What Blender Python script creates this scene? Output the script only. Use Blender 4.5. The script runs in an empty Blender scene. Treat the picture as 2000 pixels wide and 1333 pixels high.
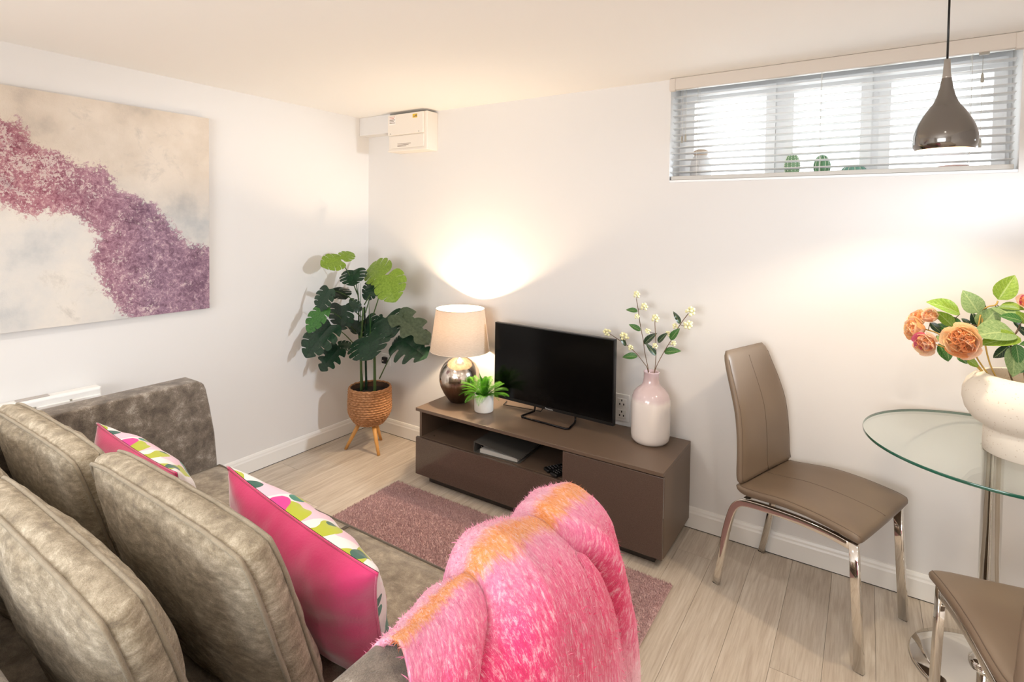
import bpy, math, random
import numpy as np
from mathutils import Vector, Matrix, noise as mn
random.seed(7); rng = np.random.default_rng(7)
SC = bpy.context.scene; COL = SC.collection; PI = math.pi

# ------------------------------------------------------------------ camera
YAW, PITCH, ROLL, FPX, CYP = 0.579432, 0.028790, 0.012780, 1059.368, 466.23
CAM = Vector((3.02314, -2.71795, 1.5))
_f = Vector((-math.sin(YAW)*math.cos(PITCH), math.cos(YAW)*math.cos(PITCH), -math.sin(PITCH)))
_r = Vector((math.cos(YAW), math.sin(YAW), 0)); _u = _r.cross(_f)
cr, sr = math.cos(ROLL), math.sin(ROLL)
CR, CU = cr*_r + sr*_u, -sr*_r + cr*_u
cam = bpy.data.cameras.new('camera'); camo = bpy.data.objects.new('camera', cam); COL.objects.link(camo)
cam.sensor_width = 36; cam.lens = FPX/2000*36; cam.shift_y = -(666.5-CYP)/2000
cam.clip_start = .02
mw = Matrix(((CR.x, CU.x, -_f.x, CAM.x), (CR.y, CU.y, -_f.y, CAM.y), (CR.z, CU.z, -_f.z, CAM.z), (0, 0, 0, 1)))
camo.matrix_world = mw; SC.camera = camo
def at(px, py, y=None, x=None, z=None):
    """real-space point on the plane y=, x= or z= along the sight line of a photo pixel (used to measure plants and flowers)"""
    d = CR*((px-1000)/FPX) + CU*((CYP-py)/FPX) + _f
    if y is not None: t = (y-CAM.y)/d.y
    elif x is not None: t = (x-CAM.x)/d.x
    else: t = (z-CAM.z)/d.z
    return CAM + d*t
# ------------------------------------------------------------------ world, lights, exposure
SC.view_settings.view_transform = 'Standard'; SC.view_settings.look = 'None'
SC.view_settings.gamma = 1; SC.view_settings.use_curve_mapping = False
SC.view_settings.exposure = 0.18
W = bpy.data.worlds.new('sky'); SC.world = W; W.use_nodes = True
bg = W.node_tree.nodes['Background']; bg.inputs[0].default_value = (.93, .97, 1, 1); bg.inputs[1].default_value = 3.6
SC.cycles.max_bounces = 8; SC.cycles.diffuse_bounces = 5; SC.cycles.glossy_bounces = 4
SC.cycles.transparent_max_bounces = 16; SC.cycles.sample_clamp_indirect = 4
SC.cycles.caustics_reflective = False; SC.cycles.caustics_refractive = False
def light(name, kind, loc, power, color, size=.05, aim=None, **k):
    l = bpy.data.lights.new(name, kind); l.energy = power; l.color = color
    if kind == 'AREA':
        l.shape = 'RECTANGLE'; l.size, l.size_y = size
    else: l.shadow_soft_size = size
    for a, b in k.items(): setattr(l, a, b)
    o = bpy.data.objects.new(name, l); COL.objects.link(o); o.location = loc
    if aim is not None: o.rotation_euler = (Vector(aim)-Vector(loc)).to_track_quat('-Z', 'Y').to_euler()
    return o
WARM = (1, .76, .50); NEUT = (1, .93, .84); DAY = (.86, .93, 1)
H = 2.2266; RX = 4.4; RY = -4.8
DOWN = [(1.15, -2.12), (3.15, -1.75), (3.75, -2.12), (1.15, -3.7), (3.2, -3.4), (3.75, -3.7)]
for i, (x, y) in enumerate(DOWN):
    light('downlight_bulb', 'SPOT', (x, y, H-.012), (38, 30, 20, 22, 22, 22)[i], NEUT, .035, (x, y, 0), spot_size=2.5, spot_blend=.9)
light('added_window_fill', 'AREA', (2.0, RY-.06, 1.35), 60, (.97, .98, 1), (2.2, 1.3), (2.0, 0, 1.2))  # invented daylight behind the camera, added as broad fill for the room
light('added_spot_bulb', 'SPOT', (4.17, -.13, 1.76), 190, (.80, .90, 1), .06, (0, -.75, .95), spot_size=.80, spot_blend=.7)  # added unseen spot, throws the monstera shadow onto the left wall
light('pendant_bulb', 'SPOT', (3.212, -.62, 1.785), 66, (1, .80, .58), .03, (3.212, -.62, 0), spot_size=2.35, spot_blend=.35)
light('table_lamp_bulb', 'POINT', (1.015, -.2, .885), 54, WARM, .028)

# ------------------------------------------------------------------ materials
def rgb(h):
    h = h.lstrip('#'); c = [int(h[i:i+2], 16)/255 for i in (0, 2, 4)]
    return tuple(((v+.055)/1.055)**2.4 if v > .04045 else v/12.92 for v in c) + (1,)
class N:
    def __init__(s, name):
        s.m = bpy.data.materials.new(name); s.m.use_nodes = True; s.t = s.m.node_tree; s.n = s.t.nodes; s.l = s.t.links
        s.b = s.n['Principled BSDF']; s.out = s.n['Material Output']; s._tc = None
    def new(s, t, **k):
        n = s.n.new(t)
        for a, v in k.items(): setattr(n, a, v)
        return n
    def set(s, **k):
        names = dict(col='Base Color', rough='Roughness', metal='Metallic', spec='Specular IOR Level', coat='Coat Weight', sheen='Sheen Weight',
                     trans='Transmission Weight', em='Emission Color', ems='Emission Strength', alpha='Alpha', sub='Subsurface Weight')
        for a, v in k.items(): s.b.inputs[names[a]].default_value = v
        return s
    def tc(s, kind='Object'):
        if s._tc is None: s._tc = s.new('ShaderNodeTexCoord')
        return s._tc.outputs[kind]
    def mapv(s, src, scale=(1, 1, 1), rot=(0, 0, 0), loc=None):
        m = s.new('ShaderNodeMapping'); s.l.new(src, m.inputs[0]); m.inputs['Scale'].default_value = scale; m.inputs['Rotation'].default_value = rot
        if loc is not None: s.l.new(loc, m.inputs['Location'])
        return m.outputs[0]
    def noise(s, vec, scale, detail=4, rough=.55, dist=0):
        n = s.new('ShaderNodeTexNoise'); s.l.new(vec, n.inputs['Vector'])
        n.inputs['Scale'].default_value = scale; n.inputs['Detail'].default_value = detail
        n.inputs['Roughness'].default_value = rough; n.inputs['Distortion'].default_value = dist
        return n.outputs['Fac']
    def ramp(s, fac, stops, interp='LINEAR'):
        r = s.new('ShaderNodeValToRGB'); s.l.new(fac, r.inputs[0]); cr_ = r.color_ramp; cr_.interpolation = interp
        while len(cr_.elements) < len(stops): cr_.elements.new(.5)
        for e, (p, c) in zip(cr_.elements, stops): e.position = p; e.color = c if len(c) == 4 else (*c, 1)
        return r.outputs[0]
    def mix(s, fac, a, b, mode='MIX'):
        m = s.new('ShaderNodeMix', data_type='RGBA', blend_type=mode)
        for sock, v in ((m.inputs[0], fac), (m.inputs[6], a), (m.inputs[7], b)):
            if hasattr(v, 'is_output') or isinstance(v, bpy.types.NodeSocket): s.l.new(v, sock)
            else: sock.default_value = v
        return m.outputs[2]
    def math(s, op, a, b=0.0, clamp=False):
        m = s.new('ShaderNodeMath', operation=op, use_clamp=clamp)
        for i, v in enumerate((a, b)):
            if isinstance(v, bpy.types.NodeSocket): s.l.new(v, m.inputs[i])
            else: m.inputs[i].default_value = v
        return m.outputs[0]
    def col(s, c): s.l.new(c, s.b.inputs['Base Color']); return s
    def bump(s, h, strength=.3, dist=.002):
        b = s.new('ShaderNodeBump'); s.l.new(h, b.inputs['Height']); b.inputs['Strength'].default_value = strength
        b.inputs['Distance'].default_value = dist; s.l.new(b.outputs[0], s.b.inputs['Normal']); return s
def simple(name, hexc, rough=.5, metal=0, bump=None, var=0, **k):
    n = N(name); n.set(col=rgb(hexc), rough=rough, metal=metal, **k)
    if var:
        f = n.noise(n.tc(), 9, 5)
        c = rgb(hexc); n.col(n.ramp(f, [(.3, tuple(v*(1-var) for v in c[:3])), (.7, tuple(min(1, v*(1+var)) for v in c[:3]))]))
    if bump: n.bump(n.noise(n.tc(), bump[0], 3), bump[1], bump[2] if len(bump) > 2 else .001)
    return n.m
M = {}
M['wall'] = simple('wall_paint', '#e5e2df', .7, bump=(160, .08, .0006))
M['ceil'] = simple('ceiling_paint', '#f7f4f0', .8, bump=(120, .05, .0005))
M['gloss_white'] = simple('white_gloss_paint', '#efece7', .32)
M['upvc'] = simple('white_plastic_frame', '#f2f3f4', .3)
M['white_plastic'] = simple('white_plastic', '#f0eeea', .35)
M['box_plastic'] = simple('cream_plastic', '#efe6da', .4)
M['slat'] = None
M['cord'] = simple('pale_cord', '#cfcdc6', .7)
M['tassel'] = simple('grey_tassel', '#a39e92', .5)
M['taupe'] = simple('taupe_laminate', '#6c5a4c', .42, bump=(300, .08, .0003))
M['dark_in'] = simple('dark_cabinet_inside', '#4a4039', .5)
M['black_gloss'] = simple('black_glass', '#040405', .16, spec=.25)
M['valance'] = simple('beige_white_valance', '#d8cec3', .45)
M['black'] = simple('black_plastic', '#111112', .35)
M['black_metal'] = simple('black_metal', '#17161a', .22, metal=.6)
M['logo'] = simple('silver_print', '#c8c8ca', .4)
M['chrome'] = simple('chrome', '#e3dfd9', .07, metal=1)
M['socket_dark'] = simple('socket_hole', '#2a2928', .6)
M['soil'] = simple('dark_soil', '#1d1814', .95, bump=(220, 1, .01), var=.4)
M['ceramic_pot'] = simple('matt_white_ceramic', '#e8e3dc', .55, bump=(90, .25, .001), var=.03)
M['bamboo'] = simple('pale_wood', '#d9a25c', .4, var=.12)
M['binder'] = simple('charcoal_cover', '#5c5a56', .5, bump=(400, .2, .0005))
M['paper'] = simple('paper', '#e4e2de', .7)
M['rubber'] = simple('rubber_foot', '#22201f', .7)
M['pink_item'] = simple('pale_pink_ceramic', '#efc9bf', .5)
def _glossdoor():
    n = N('brown_gloss_front'); n.set(rough=.13, coat=.3)
    f = n.noise(n.mapv(n.tc(), (420, 420, 420)), 1, 2)
    n.col(n.ramp(f, [(.35, rgb('#54453d')), (.7, rgb('#66564c'))])); return n.m
M['gloss_door'] = _glossdoor()
def _floor():
    n = N('pale_wood_plank'); n.set(rough=.5, spec=.35)
    oi = n.new('ShaderNodeObjectInfo')
    cx = n.new('ShaderNodeCombineXYZ')
    n.l.new(n.math('MULTIPLY', oi.outputs['Random'], 37), cx.inputs[0]); n.l.new(n.math('MULTIPLY', oi.outputs['Random'], 91), cx.inputs[1])
    v = n.mapv(n.tc(), (1, 1, 1), loc=cx.outputs[0])
    g1 = n.noise(n.mapv(v, (16, 1.3, 1)), 1.6, 7, .62, 1.1)
    g2 = n.noise(n.mapv(v, (110, 5, 1)), 1.2, 4, .6, .3)
    c = n.ramp(g1, [(.28, rgb('#bfb0a0')), (.5, rgb('#cfc2b2')), (.72, rgb('#dcd1c3'))])
    c2 = n.ramp(g2, [(.33, rgb('#bfae9c')), (.56, rgb('#ffffff'))])
    c = n.mix(.35, c, c2, 'MULTIPLY')
    t = n.ramp(oi.outputs['Random'], [(0, (.9, .9, .9)), (1, (1.0, 1.0, 1.0))])
    n.col(n.mix(1, c, t, 'MULTIPLY')); n.bump(g2, .12, .001); return n.m
M['floor'] = _floor()
def fabric(name, stops, scale=5, dirscale=(1, 1, 1), fine=260, bump=.7, sheen=.3, dist=.8):
    n = N(name); n.set(rough=.85, sheen=sheen, spec=.25)
    v = n.mapv(n.tc(), dirscale)
    a = n.noise(v, scale, 8, .68, dist); b = n.noise(n.tc(), fine, 4, .7)
    h = n.math('ADD', n.math('MULTIPLY', a, .72), n.math('MULTIPLY', b, .28))
    n.col(n.ramp(h, stops)); hh = n.math('ADD', n.math('MULTIPLY', a, .5), b)
    n.bump(hh, bump, .004); return n.m
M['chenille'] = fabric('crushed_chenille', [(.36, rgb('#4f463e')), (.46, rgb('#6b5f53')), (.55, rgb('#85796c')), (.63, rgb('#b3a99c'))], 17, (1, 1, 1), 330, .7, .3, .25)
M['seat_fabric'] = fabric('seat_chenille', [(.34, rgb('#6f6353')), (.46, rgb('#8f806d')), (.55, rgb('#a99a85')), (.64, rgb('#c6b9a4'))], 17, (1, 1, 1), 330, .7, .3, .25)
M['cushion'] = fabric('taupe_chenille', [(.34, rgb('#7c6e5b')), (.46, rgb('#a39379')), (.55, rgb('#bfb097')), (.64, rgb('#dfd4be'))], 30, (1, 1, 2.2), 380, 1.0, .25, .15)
M['pipe'] = fabric('piping_chenille', [(.3, rgb('#8a7d68')), (.7, rgb('#ab9d86'))], 30, fine=400)
M['pipe_seat'] = fabric('seat_piping_chenille', [(.3, rgb('#5a5045')), (.7, rgb('#74695b'))], 30, fine=400)
def _velvet():
    n = N('pink_velvet'); n.set(rough=.55, sheen=.9, spec=.2)
    a = n.noise(n.tc(), 4, 3, .5, .5)
    n.col(n.ramp(a, [(.3, rgb('#c4185e')), (.7, rgb('#e33c7c'))])); n.bump(n.noise(n.tc(), 160, 3), .25, .002); return n.m
M['velvet'] = _velvet()
def _pattern():
    n = N('leaf_print_velvet'); n.set(rough=.6, sheen=.3)
    v = n.tc(); sw = n.noise(v, 7, 2)
    cx = n.new('ShaderNodeVectorMath', operation='ADD'); sc_ = n.new('ShaderNodeVectorMath', operation='SCALE')
    tn = n.new('ShaderNodeTexNoise'); n.l.new(v, tn.inputs['Vector']); tn.inputs['Scale'].default_value = 6
    n.l.new(tn.outputs['Color'], sc_.inputs[0]); sc_.inputs['Scale'].default_value = .09
    n.l.new(v, cx.inputs[0]); n.l.new(sc_.outputs[0], cx.inputs[1])
    def blobs(scale, thr, seedv):
        mp = n.new('ShaderNodeMapping'); n.l.new(cx.outputs[0], mp.inputs[0]); mp.inputs['Location'].default_value = seedv
        mp.inputs['Scale'].default_value = (1, .35, 1.5); mp.inputs['Rotation'].default_value = (0, seedv[0], 0)
        vo = n.new('ShaderNodeTexVoronoi'); n.l.new(mp.outputs[0], vo.inputs['Vector']); vo.inputs['Scale'].default_value = scale
        return n.math('LESS_THAN', vo.outputs['Distance'], thr), vo.outputs['Color']
    c = rgb('#f6eeee')
    m0, _ = blobs(8, .42, (.3, .2, .1)); c = n.mix(m0, c, rgb('#f3cbdd'))
    m1, _ = blobs(7, .40, (1.7, .1, .5)); c = n.mix(m1, c, rgb('#15806a'))
    m2, _ = blobs(8, .36, (.9, .6, .2)); c = n.mix(m2, c, rgb('#b9c218'))
    m3, _ = blobs(6, .26, (2.4, .6, .9)); c = n.mix(m3, c, rgb('#e02c98'))
    m4, _ = blobs(9, .22, (2.9, .1, .4)); c = n.mix(m4, c, rgb('#0d5b4c'))
    n.col(c); return n.m
M['pattern'] = _pattern()
def _throw():
    n = N('mohair_stripes'); n.set(rough=.9, sheen=.25, spec=.1)
    uv = n.tc('UV'); sep = n.new('ShaderNodeSeparateXYZ'); n.l.new(uv, sep.inputs[0])
    wob = n.noise(n.mapv(uv, (26, 5, 1)), 1, 4, .7)
    wob2 = n.noise(n.mapv(uv, (220, 16, 1)), 1, 3, .7)
    lobe = n.ramp(sep.outputs[0], [(.26, (.05,)*3), (.40, (0, 0, 0))])
    t = n.math('ADD', n.math('ADD', sep.outputs[1], lobe), n.math('MULTIPLY', n.math('SUBTRACT', wob, .5), .10))
    t = n.math('ADD', t, n.math('MULTIPLY', n.math('SUBTRACT', wob2, .5), .06))
    st = n.noise(n.mapv(uv, (120, 45, 1)), 1, 6, .8, .3)
    c = n.ramp(t, [(0, rgb('#d94f88')), (.20, rgb('#e892b2')), (.35, rgb('#eba6bd')), (.395, rgb('#ea9350')), (.435, rgb('#e89a5c')), (.465, rgb('#e487aa')),
                   (.53, rgb('#e36f97')), (.60, rgb('#df4578')), (.69, rgb('#dc346a')), (.75, rgb('#e2648a')), (.81, rgb('#ecb6c2')), (.9, rgb('#e285a4')), (1, rgb('#d23a74'))])
    c = n.mix(n.ramp(st, [(.50, (0, 0, 0)), (.66, (.74,)*3)]), c, rgb('#f2cfd8')); c = n.mix(n.ramp(st, [(.32, (.5,)*3), (.46, (0, 0, 0))]), c, rgb('#b5265e'), 'MULTIPLY')
    flecks = n.noise(n.mapv(uv, (500, 110, 1)), 1, 3, .7)
    c = n.mix(n.math('MULTIPLY', n.math('GREATER_THAN', flecks, .62), .35), c, rgb('#fbe3ea'))
    n.col(c); n.bump(n.math('ADD', wob2, flecks), .8, .004); return n.m
M['throw'] = _throw()
def _rug():
    n = N('mauve_pile'); n.set(rough=.95, sheen=.3, spec=.1)
    f = n.noise(n.tc(), 170, 3, .7); f2 = n.noise(n.tc(), 7, 3)
    n.col(n.mix(n.math('MULTIPLY', f2, .35), n.ramp(f, [(.3, rgb('#a98586')), (.5, rgb('#d0a9a7')), (.7, rgb('#f0cfca'))]), rgb('#c09a9a'))); n.bump(f, 1, .006); return n.m
M['rug'] = _rug()
def _leather():
    n = N('taupe_leather'); n.set(rough=.42, spec=.45)
    f = n.noise(n.tc(), 3, 2); vo = n.new('ShaderNodeTexVoronoi'); n.l.new(n.tc(), vo.inputs['Vector']); vo.inputs['Scale'].default_value = 420
    n.col(n.ramp(f, [(.3, rgb('#6f5e4e')), (.7, rgb('#7c6b59'))])); n.bump(vo.outputs['Distance'], .12, .0008); return n.m
M['leather'] = _leather(); M['seam'] = simple('seam_thread', '#5a4a3d', .6)
def thin_glass(name, tint, ior=1.5):
    n = N(name); n.n.remove(n.b)
    tr = n.new('ShaderNodeBsdfTransparent'); tr.inputs[0].default_value = tint
    gl = n.new('ShaderNodeBsdfGlossy'); gl.inputs['Roughness'].default_value = .02; gl.inputs[0].default_value = (.9, .96, .93, 1)
    fr = n.new('ShaderNodeFresnel'); 
    ge = n.new('ShaderNodeNewGeometry'); k = n.math('ADD', n.math('MULTIPLY', ge.outputs['Backfacing'], 1/ior-ior), ior); n.l.new(k, fr.inputs[0])
    mx = n.new('ShaderNodeMixShader'); n.l.new(fr.outputs[0], mx.inputs[0]); n.l.new(tr.outputs[0], mx.inputs[1]); n.l.new(gl.outputs[0], mx.inputs[2])
    n.l.new(mx.outputs[0], n.out.inputs[0]); return n.m
M['glass'] = thin_glass('clear_glass', (.965, .985, .975, 1), 1.3); M['pane'] = thin_glass('window_glass', (.97, .98, .98, 1))
M['glass_edge'] = simple('green_glass_edge', '#1f5a48', .12, coat=.5)
def _shade():
    n = N('cream_linen_shade'); n.n.remove(n.b)
    d = n.new('ShaderNodeBsdfDiffuse'); t = n.new('ShaderNodeBsdfTranslucent')
    f = n.noise(n.mapv(n.tc('Object'), (60, 60, 600)), 1, 2); c = n.ramp(f, [(.3, rgb('#bfb1a2')), (.7, rgb('#cec2b4'))])
    n.l.new(c, d.inputs[0]); t.inputs[0].default_value = rgb('#c9a886')
    mx = n.new('ShaderNodeMixShader'); mx.inputs[0].default_value = .03
    n.l.new(d.outputs[0], mx.inputs[1]); n.l.new(t.outputs[0], mx.inputs[2]); n.l.new(mx.outputs[0], n.out.inputs[0]); return n.m
M['shade'] = _shade()
def _merc():
    n = N('mercury_glass'); n.set(metal=1, rough=.16)
    ob = n.tc(); s_ = n.new('ShaderNodeSeparateXYZ'); n.l.new(ob, s_.inputs[0])
    f = n.noise(n.mapv(ob, (40, 40, 6)), 1, 4)
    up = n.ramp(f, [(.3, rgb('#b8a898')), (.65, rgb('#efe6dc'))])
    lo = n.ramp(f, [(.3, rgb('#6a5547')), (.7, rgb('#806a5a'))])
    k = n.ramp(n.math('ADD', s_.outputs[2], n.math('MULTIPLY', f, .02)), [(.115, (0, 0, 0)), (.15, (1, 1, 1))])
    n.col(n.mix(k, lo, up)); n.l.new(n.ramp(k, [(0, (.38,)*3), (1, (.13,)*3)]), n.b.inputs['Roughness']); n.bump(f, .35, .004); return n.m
M['mercury'] = _merc()
M['brushed'] = simple('brushed_steel', '#b4b0ab', .24, metal=1)
def _pend():
    n = N('polished_aluminium'); n.set(metal=1)
    s_ = n.new('ShaderNodeSeparateXYZ'); n.l.new(n.tc(), s_.inputs[0])
    n.l.new(n.ramp(s_.outputs[2], [(.09, (.12,)*3), (.16, (.33,)*3)]), n.b.inputs['Roughness']); n.set(col=rgb('#85817d')); return n.m
M['pendant'] = _pend()
M['shade_in'] = simple('white_inside', '#f6ead9', .6)
def _slat():
    n = N('white_slat'); n.set(col=rgb('#f6f6f5'), rough=.4)
    t = n.new('ShaderNodeBsdfTranslucent'); t.inputs[0].default_value = (.9, .9, .9, 1); mx = n.new('ShaderNodeMixShader'); mx.inputs[0].default_value = .12
    n.l.new(n.b.outputs[0], mx.inputs[1]); n.l.new(t.outputs[0], mx.inputs[2]); n.l.new(mx.outputs[0], n.out.inputs[0]); return n.m
M['slat'] = _slat()
def emit(name, c, s):
    n = N(name); n.set(em=c, ems=s, col=(0, 0, 0, 1)); return n.m
M['bulb'] = emit('lit_bulb', (1, .86, .66, 1), 9); M['down_em'] = emit('lit_downlight', (1, .95, .88, 1), 12)
def _vase():
    n = N('two_tone_glaze'); n.set(rough=.12, coat=.6)
    s_ = n.new('ShaderNodeSeparateXYZ'); n.l.new(n.tc(), s_.inputs[0])
    z = n.math('ADD', s_.outputs[2], n.math('MULTIPLY', n.math('SUBTRACT', n.noise(n.tc(), 25, 3), .5), .012))
    n.col(n.ramp(z, [(.0, rgb('#f1e9e2')), (.2, rgb('#efe6e1')), (.222, rgb('#d9c6c8')), (.30, rgb('#cbb4b6')), (.36, rgb('#c5adb0'))])); return n.m
M['vase'] = _vase()
def _speck():
    n = N('speckled_stoneware'); n.set(rough=.75)
    vo = n.new('ShaderNodeTexVoronoi'); n.l.new(n.mapv(n.tc(), (1, 1, 1.6)), vo.inputs['Vector']); vo.inputs['Scale'].default_value = 95
    f = n.noise(n.tc(), 45, 3); m_ = n.math('MULTIPLY', n.math('LESS_THAN', vo.outputs['Distance'], .2), n.math('GREATER_THAN', f, .52))
    n.col(n.mix(n.math('MULTIPLY', m_, .6), rgb('#ebe2d3'), rgb('#bfa88c'))); n.bump(n.noise(n.tc(), 150, 3), .2, .001); return n.m
M['speck'] = _speck()
def leafm(name, c1, c2, rough=.4, transl=.25):
    n = N(name); n.set(rough=rough, spec=.4)
    c = n.ramp(n.noise(n.tc(), 18, 3), [(.3, rgb(c1)), (.7, rgb(c2))])
    sp = n.new('ShaderNodeSeparateXYZ'); n.l.new(n.tc('UV'), sp.inputs[0]); au = n.math('ABSOLUTE', n.math('SUBTRACT', sp.outputs[0], .5))
    vein = n.math('MAXIMUM', n.math('LESS_THAN', au, .035), n.math('MULTIPLY', n.math('LESS_THAN', n.math('FRACT', n.math('SUBTRACT', n.math('MULTIPLY', sp.outputs[1], 7), n.math('MULTIPLY', au, 4.5))), .10), .7))
    vein = n.math('MULTIPLY', vein, n.math('GREATER_THAN', sp.outputs[1], .004)); c = n.mix(n.math('MULTIPLY', vein, .38), c, rgb('#c9d79a')); n.col(c)
    t = n.new('ShaderNodeBsdfTranslucent'); n.l.new(c, t.inputs[0]); mx = n.new('ShaderNodeMixShader'); mx.inputs[0].default_value = transl
    n.l.new(n.b.outputs[0], mx.inputs[1]); n.l.new(t.outputs[0], mx.inputs[2]); n.l.new(mx.outputs[0], n.out.inputs[0]); return n.m
M['leaf_dark'] = leafm('dark_green_leaf', '#142a1e', '#27442f', .28, .06); M['leaf_mid'] = leafm('mid_green_leaf', '#2f5f2c', '#4b7d3c', .35, .15)
M['leaf_light'] = leafm('lime_green_leaf', '#6c8c28', '#8fab40', .4, .3); M['leaf_grey'] = leafm('grey_green_leaf', '#3a4836', '#55634c', .5, .1)
M['leaf_sage'] = leafm('sage_leaf', '#6f8f58', '#98ae78', .5, .2); M['fern'] = leafm('fern_green', '#36781f', '#67ad2c', .45, .25)
M['stem'] = simple('green_stem', '#3f5a2a', .5, var=.2); M['twig'] = simple('brown_twig', '#6a5138', .7, var=.2); M['twig_gold'] = simple('ochre_stem', '#a8893f', .6, var=.2)
M['berry'] = simple('cream_berry', '#f3efbe', .35)
M['petal1'] = leafm('peach_petal', '#f5c88e', '#fdebc9', .6, .3); M['petal2'] = leafm('apricot_petal', '#ea9a60', '#f7c590', .6, .3); M['petal3'] = leafm('blush_petal', '#f4c3a2', '#fdeed8', .6, .3)
M['petal_pink'] = leafm('pink_petal', '#d0527a', '#e88a9c', .6, .25)
def _basket():
    n = N('woven_hyacinth'); n.set(rough=.75)
    f = n.noise(n.mapv(n.tc(), (1, 1, 3)), 55, 5, .7)
    n.col(n.ramp(f, [(.3, rgb('#6e4424')), (.5, rgb('#b07c50')), (.7, rgb('#d0a07a'))])); n.bump(f, .5, .002); return n.m
M['basket'] = _basket()
M['cactus1'] = simple('pale_green_ceramic', '#7fa079', .35, var=.1); M['cactus2'] = simple('mid_green_ceramic', '#5f8a63', .35, var=.15); M['cactus3'] = simple('teal_green_ceramic', '#6f9e8c', .35, var=.1)
M['cream_dot'] = simple('cream_glaze', '#e9ecd2', .4)
M['jar'] = simple('pale_jar_glaze', '#d9d6d4', .5); M['jar_top'] = simple('sand_lid', '#c6b09a', .5)
M['label_white'] = simple('label_white', '#f4efe8', .6); M['label_yellow'] = simple('label_yellow', '#e8c020', .5); M['ink'] = simple('brown_ink', '#8a7768', .7)
M['ink_red'] = simple('red_ink', '#d08a7c', .7)

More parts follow.
